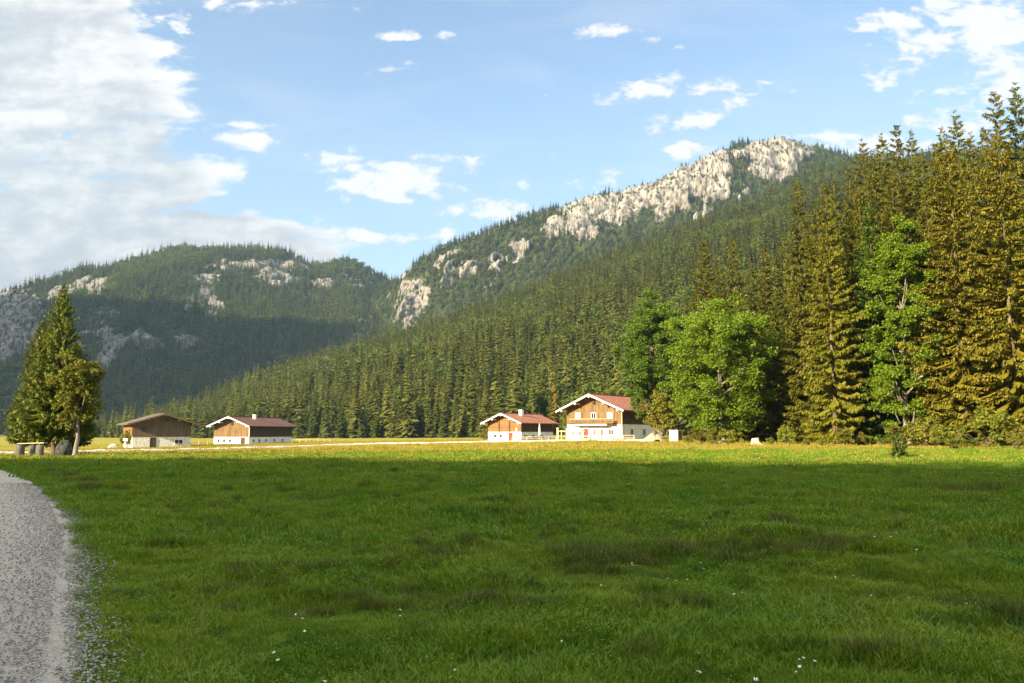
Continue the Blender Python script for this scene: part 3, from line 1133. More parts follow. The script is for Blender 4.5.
# the small inn with the terrace
h3, d3 = house('chalet', 'small chalet with red roof and white chimney, log gable over white ground floor', 174, 504.5, RAD(-33), 8.6, 13.4, 1.95, 3.95, RAD(22), 1.6, .9,
               (M['plaster'], M['wood_orange'], M['roof_red'], M['white_trim']))
F_, Rr_, Lf_ = faces(d3)
for u in (-2.4, -.9):
    window(h3, F_, u, .75, .62, .6, M['white_trim'], M['glass_dark'], False)
window(h3, F_, 2.9, .8, .6, .55, M['white_trim'], M['glass_dark'], False)
door(h3, F_, 1.6, -.1, .85, 1.8, M['door_red'])
for u in (1.6, 4.8, 8.4):
    window(h3, Rr_, u, .65, 1.2, .65, M['white_trim'], M['glass_dark'])
for u in (-1.35, 1.35):
    m = MB()
    m.box(u - .11, u + .11, -.17, -.051, 1.97, 3.95 + (4.35 - abs(u)) * math.tan(RAD(22)) - .1)
    m.build('gable_post', M['wood_dark'], h3)
m = MB()
m.box(4.28, 4.42, -.18, -.051, 1.97, 3.9)
m.build('corner_post', M['wood_dark'], h3)
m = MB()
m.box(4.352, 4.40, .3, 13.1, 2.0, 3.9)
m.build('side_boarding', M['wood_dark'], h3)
chimney(d3, d3['roof'], 1.0, 5.2, M['white_trim'], .75, 1.3)
# the big farmhouse with the balcony
h4, d4 = house('farmhouse', 'large two storey farmhouse with bright red roof, balcony and timber gable beside the maples', 140, 594, RAD(-36), 11.0, 15.5, 2.75, 5.35, RAD(23), 1.8, 1.2,
               (M['plaster'], M['wood_warm'], M['roof_red'], M['white_trim']))
F_, Rr_, Lf_ = faces(d4)
for u, pn in ((-3.2, M['curtain']), (0., M['glass_dark']), (3.2, M['curtain'])):
    window(h4, off(F_), u, 3.75, .8, .95, M['white_trim'], pn, True, M['wood_warm'])
window(h4, off(F_), .2, 6.25, .45, .5, M['wood_dark'], M['glass_dark'], False)
for u in (-3.5, .9, 3.4):
    window(h4, F_, u, 1.0, .8, .8, M['white_trim'], M['curtain'] if u != 3.4 else M['glass_dark'], True, M['wood_orange'] if u < 1 else None)
door(h4, F_, -1.6, -.1, 1.0, 2.1, M['door_red'], M['white_trim'])
for u in (3.5, 8.2, 12.5):
    window(h4, Rr_, u, .9, .9, 1.0, M['white_trim'], M['glass_dark'])
for u in (3.2, 9.5):
    window(h4, off(Rr_), u, 3.8, .8, .8, M['wood_dark'], M['glass_dark'])
m = MB()
m.box(-4.2, 4.4, -1.25, -.06, 2.78, 2.92)
bal = m.build('balcony', M['wood_dark'], h4)
m = MB()
for k in range(30):
    x = -4.15 + k * (8.5 / 29)
    m.box(x - .09, x + .09, -1.24, -1.21, 2.92, 3.62)
m.build('balcony_boards', M['wood_warm'], bal)
m = MB()
m.box(-4.25, 4.45, -1.29, -1.18, 3.622, 3.70)
m.build('balcony_rail', M['wood_light'], bal)
m = MB()
m.box(-3.2, 3.2, -1.22, -1.14, 2.55, 2.777)
m.build('balcony_beam', M['white_trim'], bal)
m = MB()
m.box(5.48, 5.62, -.18, -.051, 2.77, 5.3)
m.build('corner_post', M['wood_light'], h4)
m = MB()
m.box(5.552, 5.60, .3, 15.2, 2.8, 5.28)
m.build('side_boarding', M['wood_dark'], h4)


def at(px, Y):
    X = P(px, HOR, Y)[0]
    return (X, Y, float(G(X, Y)))


def copy_tree(o, parent=None):
    c = o.copy()
    COL.objects.link(c)
    if parent is not None:
        c.parent = parent
    for ch in [k for k in o.children]:
        copy_tree(ch, c)
    return c


# ------------------------------------------------------------------ things around the inn
def parasol_closed(px, Y, h, label):
    o = empty('parasol', at(px, Y), 0, label, 'parasol', 'folded parasols on the terrace')
    m = MB()
    m.tube([(0, 0, -.2), (0, 0, h * .4), (0, 0, h)], [.035] * 3, 8)
    m.build('pole', M['wood_light'], o)
    m = MB()
    n, rows = 16, [(h * .30, .17), (h * .42, .21), (h * .6, .16), (h * .78, .12), (h * .95, .06), (h * 1.0, .03)]
    vs, fs = [], []
    for z, r in rows:
        for k in range(n):
            rr = r * (1.25 if k % 2 else .8)
            vs.append((rr * math.cos(2 * math.pi * k / n), rr * math.sin(2 * math.pi * k / n), z))
    for i in range(len(rows) - 1):
        for k in range(n):
            fs.append((i * n + k, i * n + (k + 1) % n, (i + 1) * n + (k + 1) % n, (i + 1) * n + k))
    m.poly(vs, fs)
    m.build('folded_canopy', M['white_cloth'], o)
    m = MB()
    m.tube([(0, 0, -.05), (0, 0, .08)], [.32, .26], 12)
    m.build('foot', M['rubble'], o)


parasol_closed(516.5, 166, 2.9, 'folded white parasol standing in front of the small chalet gable')
parasol_closed(539.5, 166, 3.5, 'folded white parasol standing beside the shaded long side of the small chalet')
o = empty('parasol', at(577, 133), 0, 'open pale yellow parasol in front of the large farmhouse', 'parasol')
m = MB()
m.tube([(0, 0, -.2), (0, 0, 2.3)], [.035, .03], 8)
m.build('pole', M['wood_light'], o)
m = MB()
vs = [(0, 0, 2.35)] + [(1.35 * math.cos(k * math.pi / 4), 1.35 * math.sin(k * math.pi / 4), 1.75) for k in range(8)] + [(1.33 * math.cos(k * math.pi / 4), 1.33 * math.sin(k * math.pi / 4), 1.55) for k in range(8)]
m.poly(vs, [(0, 1 + k, 1 + (k + 1) % 8) for k in range(8)] + [(1 + k, 9 + k, 9 + (k + 1) % 8, 1 + (k + 1) % 8) for k in range(8)])
m.build('canopy', M['cream_cloth'], o)


def beer_table(px, Y, rz, label, proto=[None]):
    if proto[0] is None:
        o = empty('picnic_table', (0, 0, 0))
        m = MB()
        for k in range(4):
            m.box(-1.1, 1.1, -.36 + k * .185, -.20 + k * .185, .72, .77)
        m.build('table_top', M['wood_light'], o)
        for sd in (-1, 1):
            m = MB()
            m.box(-1.1, 1.1, sd * .72 - .13, sd * .72 + .13, .42, .46)
            m.build('bench', M['wood_light'], o)
            m = MB()
            m.bar((sd * .8, -.75, 0), (sd * .8, -.25, .72), .07, .09)
            m.bar((sd * .8, .75, 0), (sd * .8, .25, .72), .07, .09)
            m.bar((sd * .86, -.8, .38), (sd * .86, .8, .38), .05, .08)
            m.build('trestle', M['wood_dark'], o)
        proto[0] = o
    else:
        o = copy_tree(proto[0])
    o.location = at(px, Y)
    o.rotation_euler = (0, 0, rz)
    tag(o, label, 'picnic table', 'picnic tables outside the inn')


for k, (px, Y, rz) in enumerate(((526, 166, .4), (533, 168, .3), (546, 168, .45), (553, 170, .2), (520, 163, .6))):
    beer_table(px, Y, rz, 'wooden picnic table on the terrace of the small chalet')
for k, (px, Y, rz) in enumerate(((585, 133, .5), (596, 132, .6), (605, 131, .45), (613, 130, .6))):
    beer_table(px, Y, rz, 'wooden picnic table in front of the large farmhouse')

# timber play frame between the two inns
o = empty('timber_frame', at(562, 148), RAD(-10), 'open frame of light timber posts between the chalet and the large farmhouse', 'climbing frame')
for x, y, h in ((-.9, 0, 2.4), (-.1, 0, 1.9), (.8, 0, 2.3), (-.9, 1.6, 2.4), (.8, 1.6, 2.3)):
    m = MB()
    m.box(x - .09, x + .09, y - .09, y + .09, -.3, h)
    m.build('post', M['wood_light'], o)
for a, b in (((-.8, 0, 1.75), (.7, 0, 1.7)), ((-.8, 0, .9), (.7, 0, .85)), ((-.9, .1, 2.0), (-.9, 1.5, 2.0)), ((.8, .1, 1.9), (.8, 1.5, 1.9)), ((-.8, 1.6, 1.8), (.7, 1.6, 1.8))):
    m = MB()
    m.bar(a, b, .08, .12)
    m.build('rail', M['wood_light'], o)


def fence(label, pts, mat, h=1.0, step=2.2, rails=(.45, .85), pickets=False):
    pts = [np.array(at(px, Y)) for px, Y in pts]
    o = empty('rail_fence', tuple(pts[0]), 0, label, 'fence')
    org = pts[0]
    for a, b in zip(pts[:-1], pts[1:]):
        ln = np.linalg.norm(b - a)
        n = max(1, int(round(ln / step)))
        for k in range(n + 1):
            q = a + (b - a) * k / n - org
            m = MB()
            hh = h * rnd.uniform(.9, 1.1)
            m.box(q[0] - .06, q[0] + .06, q[1] - .06, q[1] + .06, q[2] - .3, q[2] + hh)
            m.build('post', mat, o)
        for z in rails:
            m = MB()
            m.bar(a - org + (0, -.07, z), b - org + (0, -.07, z), .04, .10)
            m.build('rail', mat, o)


fence('low wooden rail fence in front of the large farmhouse', [(568, 128.5), (590, 127), (612, 126), (634, 126)], M['wood_light'], .85, 1.6)
fence('low wooden rail fence along the terrace of the small chalet', [(512, 161), (534, 162), (556, 164)], M['wood_light'], .85, 1.6)
fence('pale posts of a pasture fence beyond the maroon roofed farmhouse', [(294, 205), (312, 206), (330, 208)], M['wood_light'], 1.0, 1.7, (.8,))
fence('pale posts of a pasture fence between the barn and the maroon roofed farmhouse', [(190, 185), (208, 192)], M['wood_light'], .9, 3.0, (.6,))

# gravel heap, white cabinet, stump, pale stones
o = empty('gravel_heap', at(654, 122), 0, 'pale heap of gravel in front of the dark farmhouse side', 'gravel heap')
n1, n2 = 40, 14
vs, fs = [], []
for j in range(n2 + 1):
    r = j / n2
    for i in range(n1):
        a = 2 * math.pi * i / n1
        x, y = math.cos(a) * r * 1.95, math.sin(a) * r * 1.5
        z = 1.28 * (1 - r ** 1.25) * (1 + .12 * math.sin(a * 2 + 1)) + .09 * fbm(x * 2, y * 2, 4, 1, 4) - .05
        vs.append((x, y, z))
for j in range(n2):
    for i in range(n1):
        fs.append((j * n1 + i, (j + 1) * n1 + i, (j + 1) * n1 + (i + 1) % n1, j * n1 + (i + 1) % n1))
m = MB()
m.poly(vs, fs)
M['heap'] = surf('pale_gravel', (.40, .33, .23), (.30, .25, .17), 5, .95, .1, (1, 1, 1), .9, 14)
m.build('heap', M['heap'], o, True)

o = empty('cabinet', at(676, 112), RAD(-48), 'small white utility cabinet standing beside the front maple', 'cabinet')
m = MB()
m.box(-.7, .7, -.55, .55, -.2, 1.55)
m.build('housing', M['white_trim'], o)
m = MB()
m.box(-.78, .78, -.63, .63, 1.553, 1.65)
m.build('lid', M['stone_pale'], o)
for x in (-.345, .345):
    m = MB()
    m.box(x - .32, x + .32, -.58, -.552, .1, 1.45)
    m.build('cabinet_door', M['white_trim'], o)
m = MB()
m.box(.703, .73, -.5, .3, .0, 1.5)
m.build('side_panel', M['wood_warm'], o)

M['cut_wood'] = surf('cut_wood', (.66, .52, .36), (.50, .38, .25), 6, .9, .1)
o = empty('tree_stump', at(755, 92), .4, 'pale fresh tree stump with flared roots at the wood edge', 'stump')
n = 22
vs, fs = [], []
rows = [(-.15, 1.0), (.0, .92), (.10, .68), (.25, .50), (.45, .42), (.72, .39)]
for z, r in rows:
    for k in range(n):
        a = 2 * math.pi * k / n
        rr = r * (1 + .22 * math.cos(5 * a + .6) * max(0, (.6 - z)) + .04 * math.sin(9 * a))
        vs.append((rr * math.cos(a), rr * math.sin(a), z + (.05 * math.cos(a) if z > .6 else 0)))
for i in range(len(rows) - 1):
    for k in range(n):
        fs.append((i * n + k, i * n + (k + 1) % n, (i + 1) * n + (k + 1) % n, (i + 1) * n + k))
m = MB()
m.poly(vs, fs)
m.build('butt', M['cut_wood'], o)
m = MB()
m.poly([(x * .98, y * .98, z + .004) for x, y, z in vs[-n:]], [tuple(range(n))])
m.build('cut_face', M['cut_wood'], o)


def rock_mesh(name, sx, sy, sz, seed, mat, amp=.25):
    bm = bmesh.new()
    bmesh.ops.create_icosphere(bm, subdivisions=3, radius=1.0)
    for v in bm.verts:
        c = v.co.copy()
        k = 1 + amp * mnoise.fractal(c * 1.3 + Vector((seed, 0, 0)), 1.0, 2.0, 4) + amp * .5 * abs(mnoise.noise(c * 2.6 + Vector((0, seed, 0))))
        v.co = Vector((c.x * k * sx, c.y * k * sy, c.z * k * sz))
    me = bpy.data.meshes.new(name)
    bm.to_mesh(me)
    bm.free()
    me.materials.append(mat)
    return me


M['boulder'] = surf('boulder_stone', (.028, .032, .026), (.065, .07, .056), 2.2, .95, .1, (1, 1, 1), .7, 6)
M['limestone'] = surf('limestone', (.48, .46, .41), (.34, .32, .28), 3, .95, .1, (1, 1, 1), .6, 7)
o = link('rock', rock_mesh('rock', .5, .35, .25, 3, M['limestone']), None, Vector(at(724, 96)) + Vector((0, 0, .1)))
tag(o, 'small pale rock lying in the sunlit grass near the stump', 'rock')
o = link('rock', rock_mesh('rock', .85, .6, .45, 8, M['limestone'], .45), None, Vector(at(113.5, 168)) + Vector((0, 0, .2)))
tag(o, 'pale rock in the grass beside the grey barn', 'rock')

o = empty('signpost', at(126, 158), 0, 'white post with a small board beside the grey barn', 'signpost')
m = MB()
m.tube([(0, 0, -.3), (0, 0, 2.0)], [.10, .09], 8)
m.build('post', M['white_trim'], o)
m = MB()
m.box(-.42, .42, -.16, -.10, 1.45, 1.95)
m.build('board', M['white_trim'], o)

# ------------------------------------------------------------------ picnic place under the spruces
M['log_grey'] = surf('weathered_log', (.075, .07, .058), (.14, .13, .105), 3, .95, .1, (1, 1, .25), .5, 8)


def log_stool(px, Y, r, h, seed, label):
    m = MB()
    m.tube([(0, 0, -.2), (0, 0, .1), (0, 0, h * .6), (0, 0, h)], [r * 1.1, r * 1.04, r, r * .97], 14, .12, seed)
    o = m.build('log_stool', M['log_grey'], None, True)
    o.location = at(px, Y)
    tag(o, label, 'log stool', 'log stools under the spruces')


log_stool(20.5, 62, .29, 1.0, 1, 'outermost upright grey log under the spruces, beyond the log table')
log_stool(33, 63, .25, .95, 2, 'upright grey log standing under the middle of the log table plank')
log_stool(41, 61.5, .28, 1.0, 3, 'upright grey log nearest to the boulder, beside the log table')
o = empty('log_table', at(31, 64.6), .05, 'rustic plank table on grey logs under the spruces', 'table')
m = MB()
m.bar((-.85, 0, 1.10), (1.2, 0, 1.16), .6, .07)
m.build('table_top', M['wood_light'], o)
for x in (-.5, .85):
    m = MB()
    m.tube([(x, 0, -.2), (x, 0, 1.07)], [.11, .10], 10, .1, 4)
    m.build('leg', M['log_grey'], o)
o = link('boulder', rock_mesh('boulder', .55, .5, .80, 5, M['boulder'], .2), None, Vector(at(65, 62)) + Vector((0, 0, .55)))
tag(o, 'dark grey upright boulder beside the young maple trunk', 'boulder')


# ------------------------------------------------------------------ trees standing by themselves
sp_mesh = []
for k, (h, r, wh, nb, spn, sd, hg) in enumerate(((30, 4.0, 56, 10, 25, 21, .9), (30, 3.5, 56, 9, 25, 22, 1.1), (30, 4.4, 54, 10, 28, 23, .75), (30, 3.3, 60, 9, 23, 24, 1.0))):
    V, F = spruce_geo(h, r, sd, wh, nb, int(spn * 6.5), .04, .48, .125, hg, .34, .05, .68)
    tk = trunk_mb(h, .27, sd)
    sp_mesh.append((mesh_np('crown', V, F, [M['needles']]), mesh_np('crown', V, F, [M['needles_gold']]), tk.mesh('trunk', M['bark'], True)))


def spruce(px, top, Y, var, gold, label, group=None, wide=1.0, color=(1, 1, 1, 1), rz=None):
    X = P(px, HOR, Y)[0]
    z = float(G(X, Y))
    h = P(px, top, Y)[2] - z
    s = h / 30.0
    w = s * wide * 1.18 * (30.0 / h) ** .35
    c = sp_mesh[var]
    return tree_thing('spruce', (X, Y, z - .1), rnd.random() * 6.28 if rz is None else rz, (w, s), c[1 if gold else 0], c[2], label, 'tree', group, color)


# the pair of spruces and young maple by the road
V, F = spruce_geo(13.7, 3.15, 31, 56, 14, 80, .13, .38, .15, .45, .12, .04, .72)
lone = mesh_np('crown', V, F, [M['needles']])
lone_t = trunk_mb(13.7, .24, 31).mesh('trunk', M['bark'], True)
x, y, z = at(55, 70)
tree_thing('spruce', (x, y, z), .3, (1.04, 1.10), lone, lone_t, 'tall dense spruce standing alone by the road with picnic logs below', 'tree', None, (.95, 1.08, .8, 1))
x, y, z = at(36, 71.5)
tree_thing('spruce', (x, y, z), 2.3, (.95, .88), lone, lone_t, 'lower spruce leaning against the tall roadside spruce above the log table', 'tree', None, (1.02, 1.08, .8, 1))
crown, trk = broadleaf(8.6, 2.0, 2.6, 41, 120, 80, .21, M['leaves_bush'], M['bark_grey'], .17, inner=.25)
x, y, z = at(73, 73)
tree_thing('spruce', (x, y, z), 4.1, (.74, .74), lone, lone_t, 'darker spruce standing behind the young maple and beside the tall roadside spruce', 'tree', None, (.75, .9, .75, 1))
x, y, z = at(76, 66)
tree_thing('maple_tree', (x, y, z), .5, 1.0, crown, trk, 'young maple with bare slender trunk in front of the roadside spruces', 'tree', None, (.8, .85, .7, 1))

# the two big maples by the farmhouse
crown, trk = broadleaf(19.0, 6.0, 1.2, 51, 330, 250, .23, M['leaves_bright'], M['bark_grey'], .42, inner=.5)
x, y, z = at(722, 100)
tree_thing('maple_tree', (x, y, z), .2, 1.0, crown, trk, 'broad bright green maple in front, its crown reaching the ground', 'tree')
crown, trk = broadleaf(22.3, 4.7, 3.2, 52, 350, 230, .23, M['leaves_dark'], M['bark'], .45, inner=.5)
x, y, z = at(654, 122)
tree_thing('maple_tree', (x, y, z), 1.1, 1.0, crown, trk, 'darker rounded maple rising behind the red farmhouse roof', 'tree', None, (1.2, 1.35, 1, 1))
crown, trk = broadleaf(24, 4.2, 1.5, 53, 290, 210, .22, M['leaves_bright'], M['bark_grey'], .40, inner=.35)
x, y, z = at(908, 84)
tree_thing('maple_tree', (x, y, z), 2.0, 1.0, crown, trk, 'tall narrow green maple squeezed between golden spruces', 'tree')
crown, trk = broadleaf(7.5, 2.6, .6, 54, 90, 80, .25, M['leaves_bush'], M['bark_grey'], .15, inner=.3)
x, y, z = at(661, 116)
tree_thing('young_tree', (x, y, z), .6, 1.0, crown, trk, 'yellowish young tree at the corner of the large farmhouse', 'tree')

# the wood: front row
GR = 'golden spruces along the wood edge'
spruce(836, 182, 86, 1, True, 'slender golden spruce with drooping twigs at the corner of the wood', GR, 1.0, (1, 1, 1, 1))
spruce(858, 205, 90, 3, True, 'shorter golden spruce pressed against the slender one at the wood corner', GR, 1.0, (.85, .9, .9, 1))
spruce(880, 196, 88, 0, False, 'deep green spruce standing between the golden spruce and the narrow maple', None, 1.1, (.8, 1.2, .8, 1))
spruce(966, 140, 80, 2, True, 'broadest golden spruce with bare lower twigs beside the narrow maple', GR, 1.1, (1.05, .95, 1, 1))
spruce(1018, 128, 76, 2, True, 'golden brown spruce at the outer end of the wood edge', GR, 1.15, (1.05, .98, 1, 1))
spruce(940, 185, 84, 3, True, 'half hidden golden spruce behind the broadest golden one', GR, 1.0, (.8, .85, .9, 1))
BK = 'spruces crowded behind the front row of the wood'
LB = 'tall olive spruce crowded behind the golden front row of the wood'
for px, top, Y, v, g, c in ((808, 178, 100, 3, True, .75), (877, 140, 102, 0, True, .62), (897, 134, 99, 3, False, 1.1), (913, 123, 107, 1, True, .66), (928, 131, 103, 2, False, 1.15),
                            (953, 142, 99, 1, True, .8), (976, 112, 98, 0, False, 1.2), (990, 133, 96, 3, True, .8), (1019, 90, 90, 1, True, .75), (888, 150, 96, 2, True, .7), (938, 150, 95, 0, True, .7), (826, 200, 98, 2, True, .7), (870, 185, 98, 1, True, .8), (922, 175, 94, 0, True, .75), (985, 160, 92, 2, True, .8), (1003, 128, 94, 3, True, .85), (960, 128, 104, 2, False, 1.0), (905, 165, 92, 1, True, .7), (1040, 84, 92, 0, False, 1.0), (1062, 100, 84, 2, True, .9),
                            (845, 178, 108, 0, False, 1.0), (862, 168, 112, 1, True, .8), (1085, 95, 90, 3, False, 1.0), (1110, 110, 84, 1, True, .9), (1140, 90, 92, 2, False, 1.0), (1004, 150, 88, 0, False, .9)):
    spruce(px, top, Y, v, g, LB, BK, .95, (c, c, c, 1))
LD = 'brownish spruce rising behind the crown of the bright green maple'
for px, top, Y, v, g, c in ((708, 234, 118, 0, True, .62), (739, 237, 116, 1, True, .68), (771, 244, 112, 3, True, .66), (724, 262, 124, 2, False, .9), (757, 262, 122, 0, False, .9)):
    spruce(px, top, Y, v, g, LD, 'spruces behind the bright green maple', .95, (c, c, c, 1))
LI = 'dark spruce deep inside the wood, seen in the gaps between front trees'
for px, top, Y, v in ((790, 235, 112, 0), (818, 230, 116, 2), (800, 280, 105, 1), (780, 290, 108, 2), (830, 240, 122, 3), (855, 230, 118, 0), (890, 220, 114, 2), (920, 215, 116, 1), (945, 210, 112, 0),
                      (965, 190, 108, 3), (1000, 190, 104, 2), (1030, 180, 102, 1), (905, 280, 96, 0), (985, 230, 92, 1), (1050, 170, 96, 3), (760, 330, 104, 1), (870, 300, 100, 3)):
    spruce(px, top, Y, v, False, LI, 'spruces deep inside the wood', 1.1, (1.05, 1.1, .9, 1))

# undergrowth along the wood edge
bush_mesh = []
for k in range(4):
    crown, trk = broadleaf(2.6, 1.5, .1, 60 + k, 36, 80, .17, M['leaves_bush'], M['bark'], .05, inner=.25)
    bush_mesh.append((crown, trk))
BUSH = [(806, 83, .8), (822, 82, 1.0), (846, 81, .9), (868, 82, .7), (905, 78, 1.1), (925, 76, 1.2), (946, 74, 1.3), (968, 72, 1.2), (990, 70, 1.3), (1012, 69, 1.1), (1032, 67, 1.2), (935, 80, 1.5), (978, 78, 1.6), (1005, 75, 1.5), (956, 68, .7), (1020, 64, .7),
        (770, 92, .8), (786, 90, .9), (730, 91, .8), (700, 94, .8), (688, 98, .9), (712, 92, .6), (800, 92, 1.2), (858, 88, 1.1), (885, 84, 1.0)]
for k, (px, Y, s) in enumerate(BUSH):
    c = bush_mesh[k % 4]
    g = .75 + .4 * rnd.random()
    s *= rnd.choice((.45, .7, .9, 1.15))
    lab = 'olive shrub in the undergrowth along the foot of the wood' if px > 795 else 'low green shrub at the foot of the bright maple'
    tree_thing('shrub', at(px, Y), rnd.random() * 6.28, (s, s * rnd.uniform(.75, 1.1)), c[0], c[1], lab, 'shrub', 'shrubs along the wood edge' if px > 795 else 'shrubs under the bright maple', (g, g * rnd.uniform(.95, 1.25), g, 1))
c = bush_mesh[1]
tree_thing('shrub', at(128, 161), 0, (1.0, 1.45), c[0], c[1], 'yellow green shrub against the end wall of the grey barn', 'shrub', None, (1, 1.1, 1, 1))
tree_thing('shrub', at(485, 178), 0, (.9, 1.1), c[0], c[1], 'yellow green shrub behind the small chalet', 'shrub', None, (1, 1.05, 1, 1))
tree_thing('shrub', at(571, 155), 0, (1.2, 2.1), bush_mesh[2][0], bush_mesh[2][1], 'tall green bush between chalet and large farmhouse', 'shrub', None, (.6, .8, .8, 1))
V, F = spruce_geo(1.6, .42, 77, 22, 9, 12, .02, .26, .2, .2, .0, .02)
sap = mesh_np('crown', V, F, [M['needles']])
tree_thing('sapling', at(898, 46), 0, 1.0, sap, trunk_mb(1.7, .03, 3, top=.004).mesh('trunk', M['bark'], True), 'dark little spruce sapling standing alone in the meadow', 'sapling', None, (.55, .75, .7, 1))

# ------------------------------------------------------------------ the forests on the slopes
tall = []
for k in range(6):
    V, F = skirt_spruce(19 + 1.5 * (k % 3), 2.9 + .45 * (k % 3), 80 + k, 24, 10)
    tall.append(mesh_np('spruce', V, F, [M['needles_far']]))
rs = R(91)
cl = [(np.array((rs.normal(0, 1.7), rs.normal(0, 1.7), rs.uniform(5, 16))), rs.uniform(1.4, 2.3)) for _ in range(34)]
V, F = leaf_cloud(cl, 30, .9, rs)
leaf_far = mesh_np('broadleaf_tree', V, F, [M['leaves_far']])
small = []
for k in range(4):
    V, F = skirt_spruce(14 + k, 2.6 + .25 * k, 95 + k, 15, 8)
    small.append(mesh_np('spruce', V, F, [M['needles_mtn']]))
cl = [(np.array((rs.normal(0, 1.8), rs.normal(0, 1.8), rs.uniform(2, 10))), rs.uniform(1.4, 2.4)) for _ in range(16)]
V, F = leaf_cloud(cl, 14, 1.2, rs)
small_leaf = mesh_np('broadleaf_tree', V, F, [M['leaves_far']])

rs = R(7)
p, j, i = sample_sheet(SV, svs, 60000, rs)
keep = thin(p, 4.9)
p = p[keep]
px, py, _ = proj(p)
# the forest stops where the meadow begins, with an uneven edge, and leaves the wood at the side to its own trees
ok = (px > -60) & (px < 1120)
p, px, py = p[ok], px[ok], py[ok]
# a few trees along the foot of the slope, one by one
d = np.hypot(p[:, 0], p[:, 1])
infr = (px > 165) & (px < 830) & ~((px > 630) & (px < 830) & (d < 330) & (py > 400))
order = np.argsort(np.where(infr, d, 1e9))
near = order[:230]
far = np.setdiff1d(np.arange(len(p)), near)
bd = np.array([fbm(a * .006, b * .006, 2.2, 1., 3) for a, b in p[:, :2]])
isleaf = (rs.rand(len(p)) < .10 + .45 * (bd > .22))
hs = .62 + .70 * rs.rand(len(p)) ** 1.5 + .15 * bd
for k in near:
    if isleaf[k]:
        o = link('broadleaf_tree', leaf_far)
        tag(o, 'pale green broadleaf tree among the front spruces of the sunlit wooded hillside', 'tree', 'broadleaf trees at the foot of the hillside forest')
    else:
        o = link('spruce', tall[rs.randint(6)])
        tag(o, 'tall olive green spruce in the front ranks of the sunlit hillside forest', 'tree', 'spruces at the foot of the hillside forest')
        if rs.rand() < .05:
            o.color = (1.9, 1.2, .9, 1)
            tag(o, 'dry brownish spruce in the front ranks of the sunlit hillside forest', 'tree', 'dry spruces at the foot of the hillside forest')
    o.location = p[k] - np.array((0, 0, .6))
    o.rotation_euler = (rs.normal(0, .03), rs.normal(0, .03), rs.rand() * 6.28)
    s = hs[k] * (1.12 if not isleaf[k] else .85)
    o.scale = (s, s, s * rs.uniform(.92, 1.12))
q = far[~isleaf[far]]
srcs = [source('spruce_shape', m) for m in tall]
scatter('hillside_forest', p[q] - np.array((0, 0, .6)), hs[q], rs.rand(len(q)) * 6.28, rs.randint(0, 6, len(q)), srcs, 'dense sunlit spruce forest covering the hillside', rs.normal(0, .03, (len(q), 2)), sxy=hs[q] * rs.uniform(.85, 1.15, len(q)))
q = far[isleaf[far]]
scatter('hillside_broadleaf_forest', p[q] - np.array((0, 0, .6)), hs[q] * .85, rs.rand(len(q)) * 6.28, [0] * len(q), [source('broadleaf_shape', leaf_far)], 'pale broadleaf crowns scattered through the hillside forest')


def mountain_trees(name, V, vs, rock, n, d, seed, label, h0, sparse=.16, lim=(-80, 1100)):
    rs = R(seed)
    p, j, i = sample_sheet(V, vs, n, rs, 1.06)
    k = rock[j, i]
    ok = (k < .35) | (rs.rand(n) < np.where(vs[j] > .95, .32, sparse))
    px, py, _ = proj(p)
    ok &= (px > lim[0]) & (px < lim[1])
    p, k = p[ok], k[ok]
    kp = thin(p, d)
    p, k = p[kp], k[kp]
    bd = np.array([fbm(a * .005, b * .005, 6.2, 1., 3) for a, b in p[:, :2]])
    s = h0 * (.65 + .6 * rs.rand(len(p))) * np.where(k > .35, .55, 1.0)
    lf = rs.rand(len(p)) < .10 + .45 * (bd > .3)
    a, b = ~lf, lf
    scatter(name, p[a] - np.array((0, 0, .8)), s[a], rs.rand(a.sum()) * 6.28, rs.randint(0, 4, a.sum()), [source('spruce_shape', m) for m in small], label + ', spruces', rs.normal(0, .04, (a.sum(), 2)))
    scatter(name, p[b] - np.array((0, 0, .8)), s[b] * .9, rs.rand(b.sum()) * 6.28, [0] * int(b.sum()), [source('broadleaf_shape', small_leaf)], label + ', broadleaf crowns')


mountain_trees('summit_forest', RV, rvs, RR, 70000, 6.6, 3, 'forest clinging to the ledges of the limestone summit', 1.15, lim=(360, 900))
mountain_trees('valley_forest', LV, lvs, LR, 90000, 7.5, 4, 'forest on the broad mountain across the valley', 1.4, lim=(-80, 520))
# ------------------------------------------------------------------ gravel road and far track
def gravel_mat(name, c1, c2, c3):
    m, nt, b, T = newmat(name, .95, .15)
    ge = nt.nodes.new('ShaderNodeNewGeometry')
    pos = ge.outputs['Position']
    vo = nt.nodes.new('ShaderNodeTexVoronoi')
    vo.inputs['Scale'].default_value = 55.0
    nt.links.new(pos, vo.inputs['Vector'])
    n1 = T.noise(pos, .7, 5, .6)
    n2 = T.noise(pos, 26.0, 6, .75)
    sepc = nt.nodes.new('ShaderNodeSeparateColor')
    nt.links.new(vo.outputs['Color'], sepc.inputs[0])
    c = T.mix(sepc.outputs[0], rgb(c1), rgb(c2))
    c = T.mix(T.m('MULTIPLY', T.ramp(n2, .42, .7), .55), c, rgb(c3))
    c = T.mix(T.m('MULTIPLY', T.ramp(n1, .4, .7), .35), c, rgb(c2))
    nt.links.new(c, b.inputs['Base Color'])
    bn = nt.nodes.new('ShaderNodeBump')
    bn.inputs['Strength'].default_value = .9
    bn.inputs['Distance'].default_value = .03
    nt.links.new(T.m('SUBTRACT', n2, T.m('MULTIPLY', vo.outputs['Distance'], .6)), bn.inputs['Height'])
    nt.links.new(bn.outputs[0], b.inputs['Normal'])
    return m


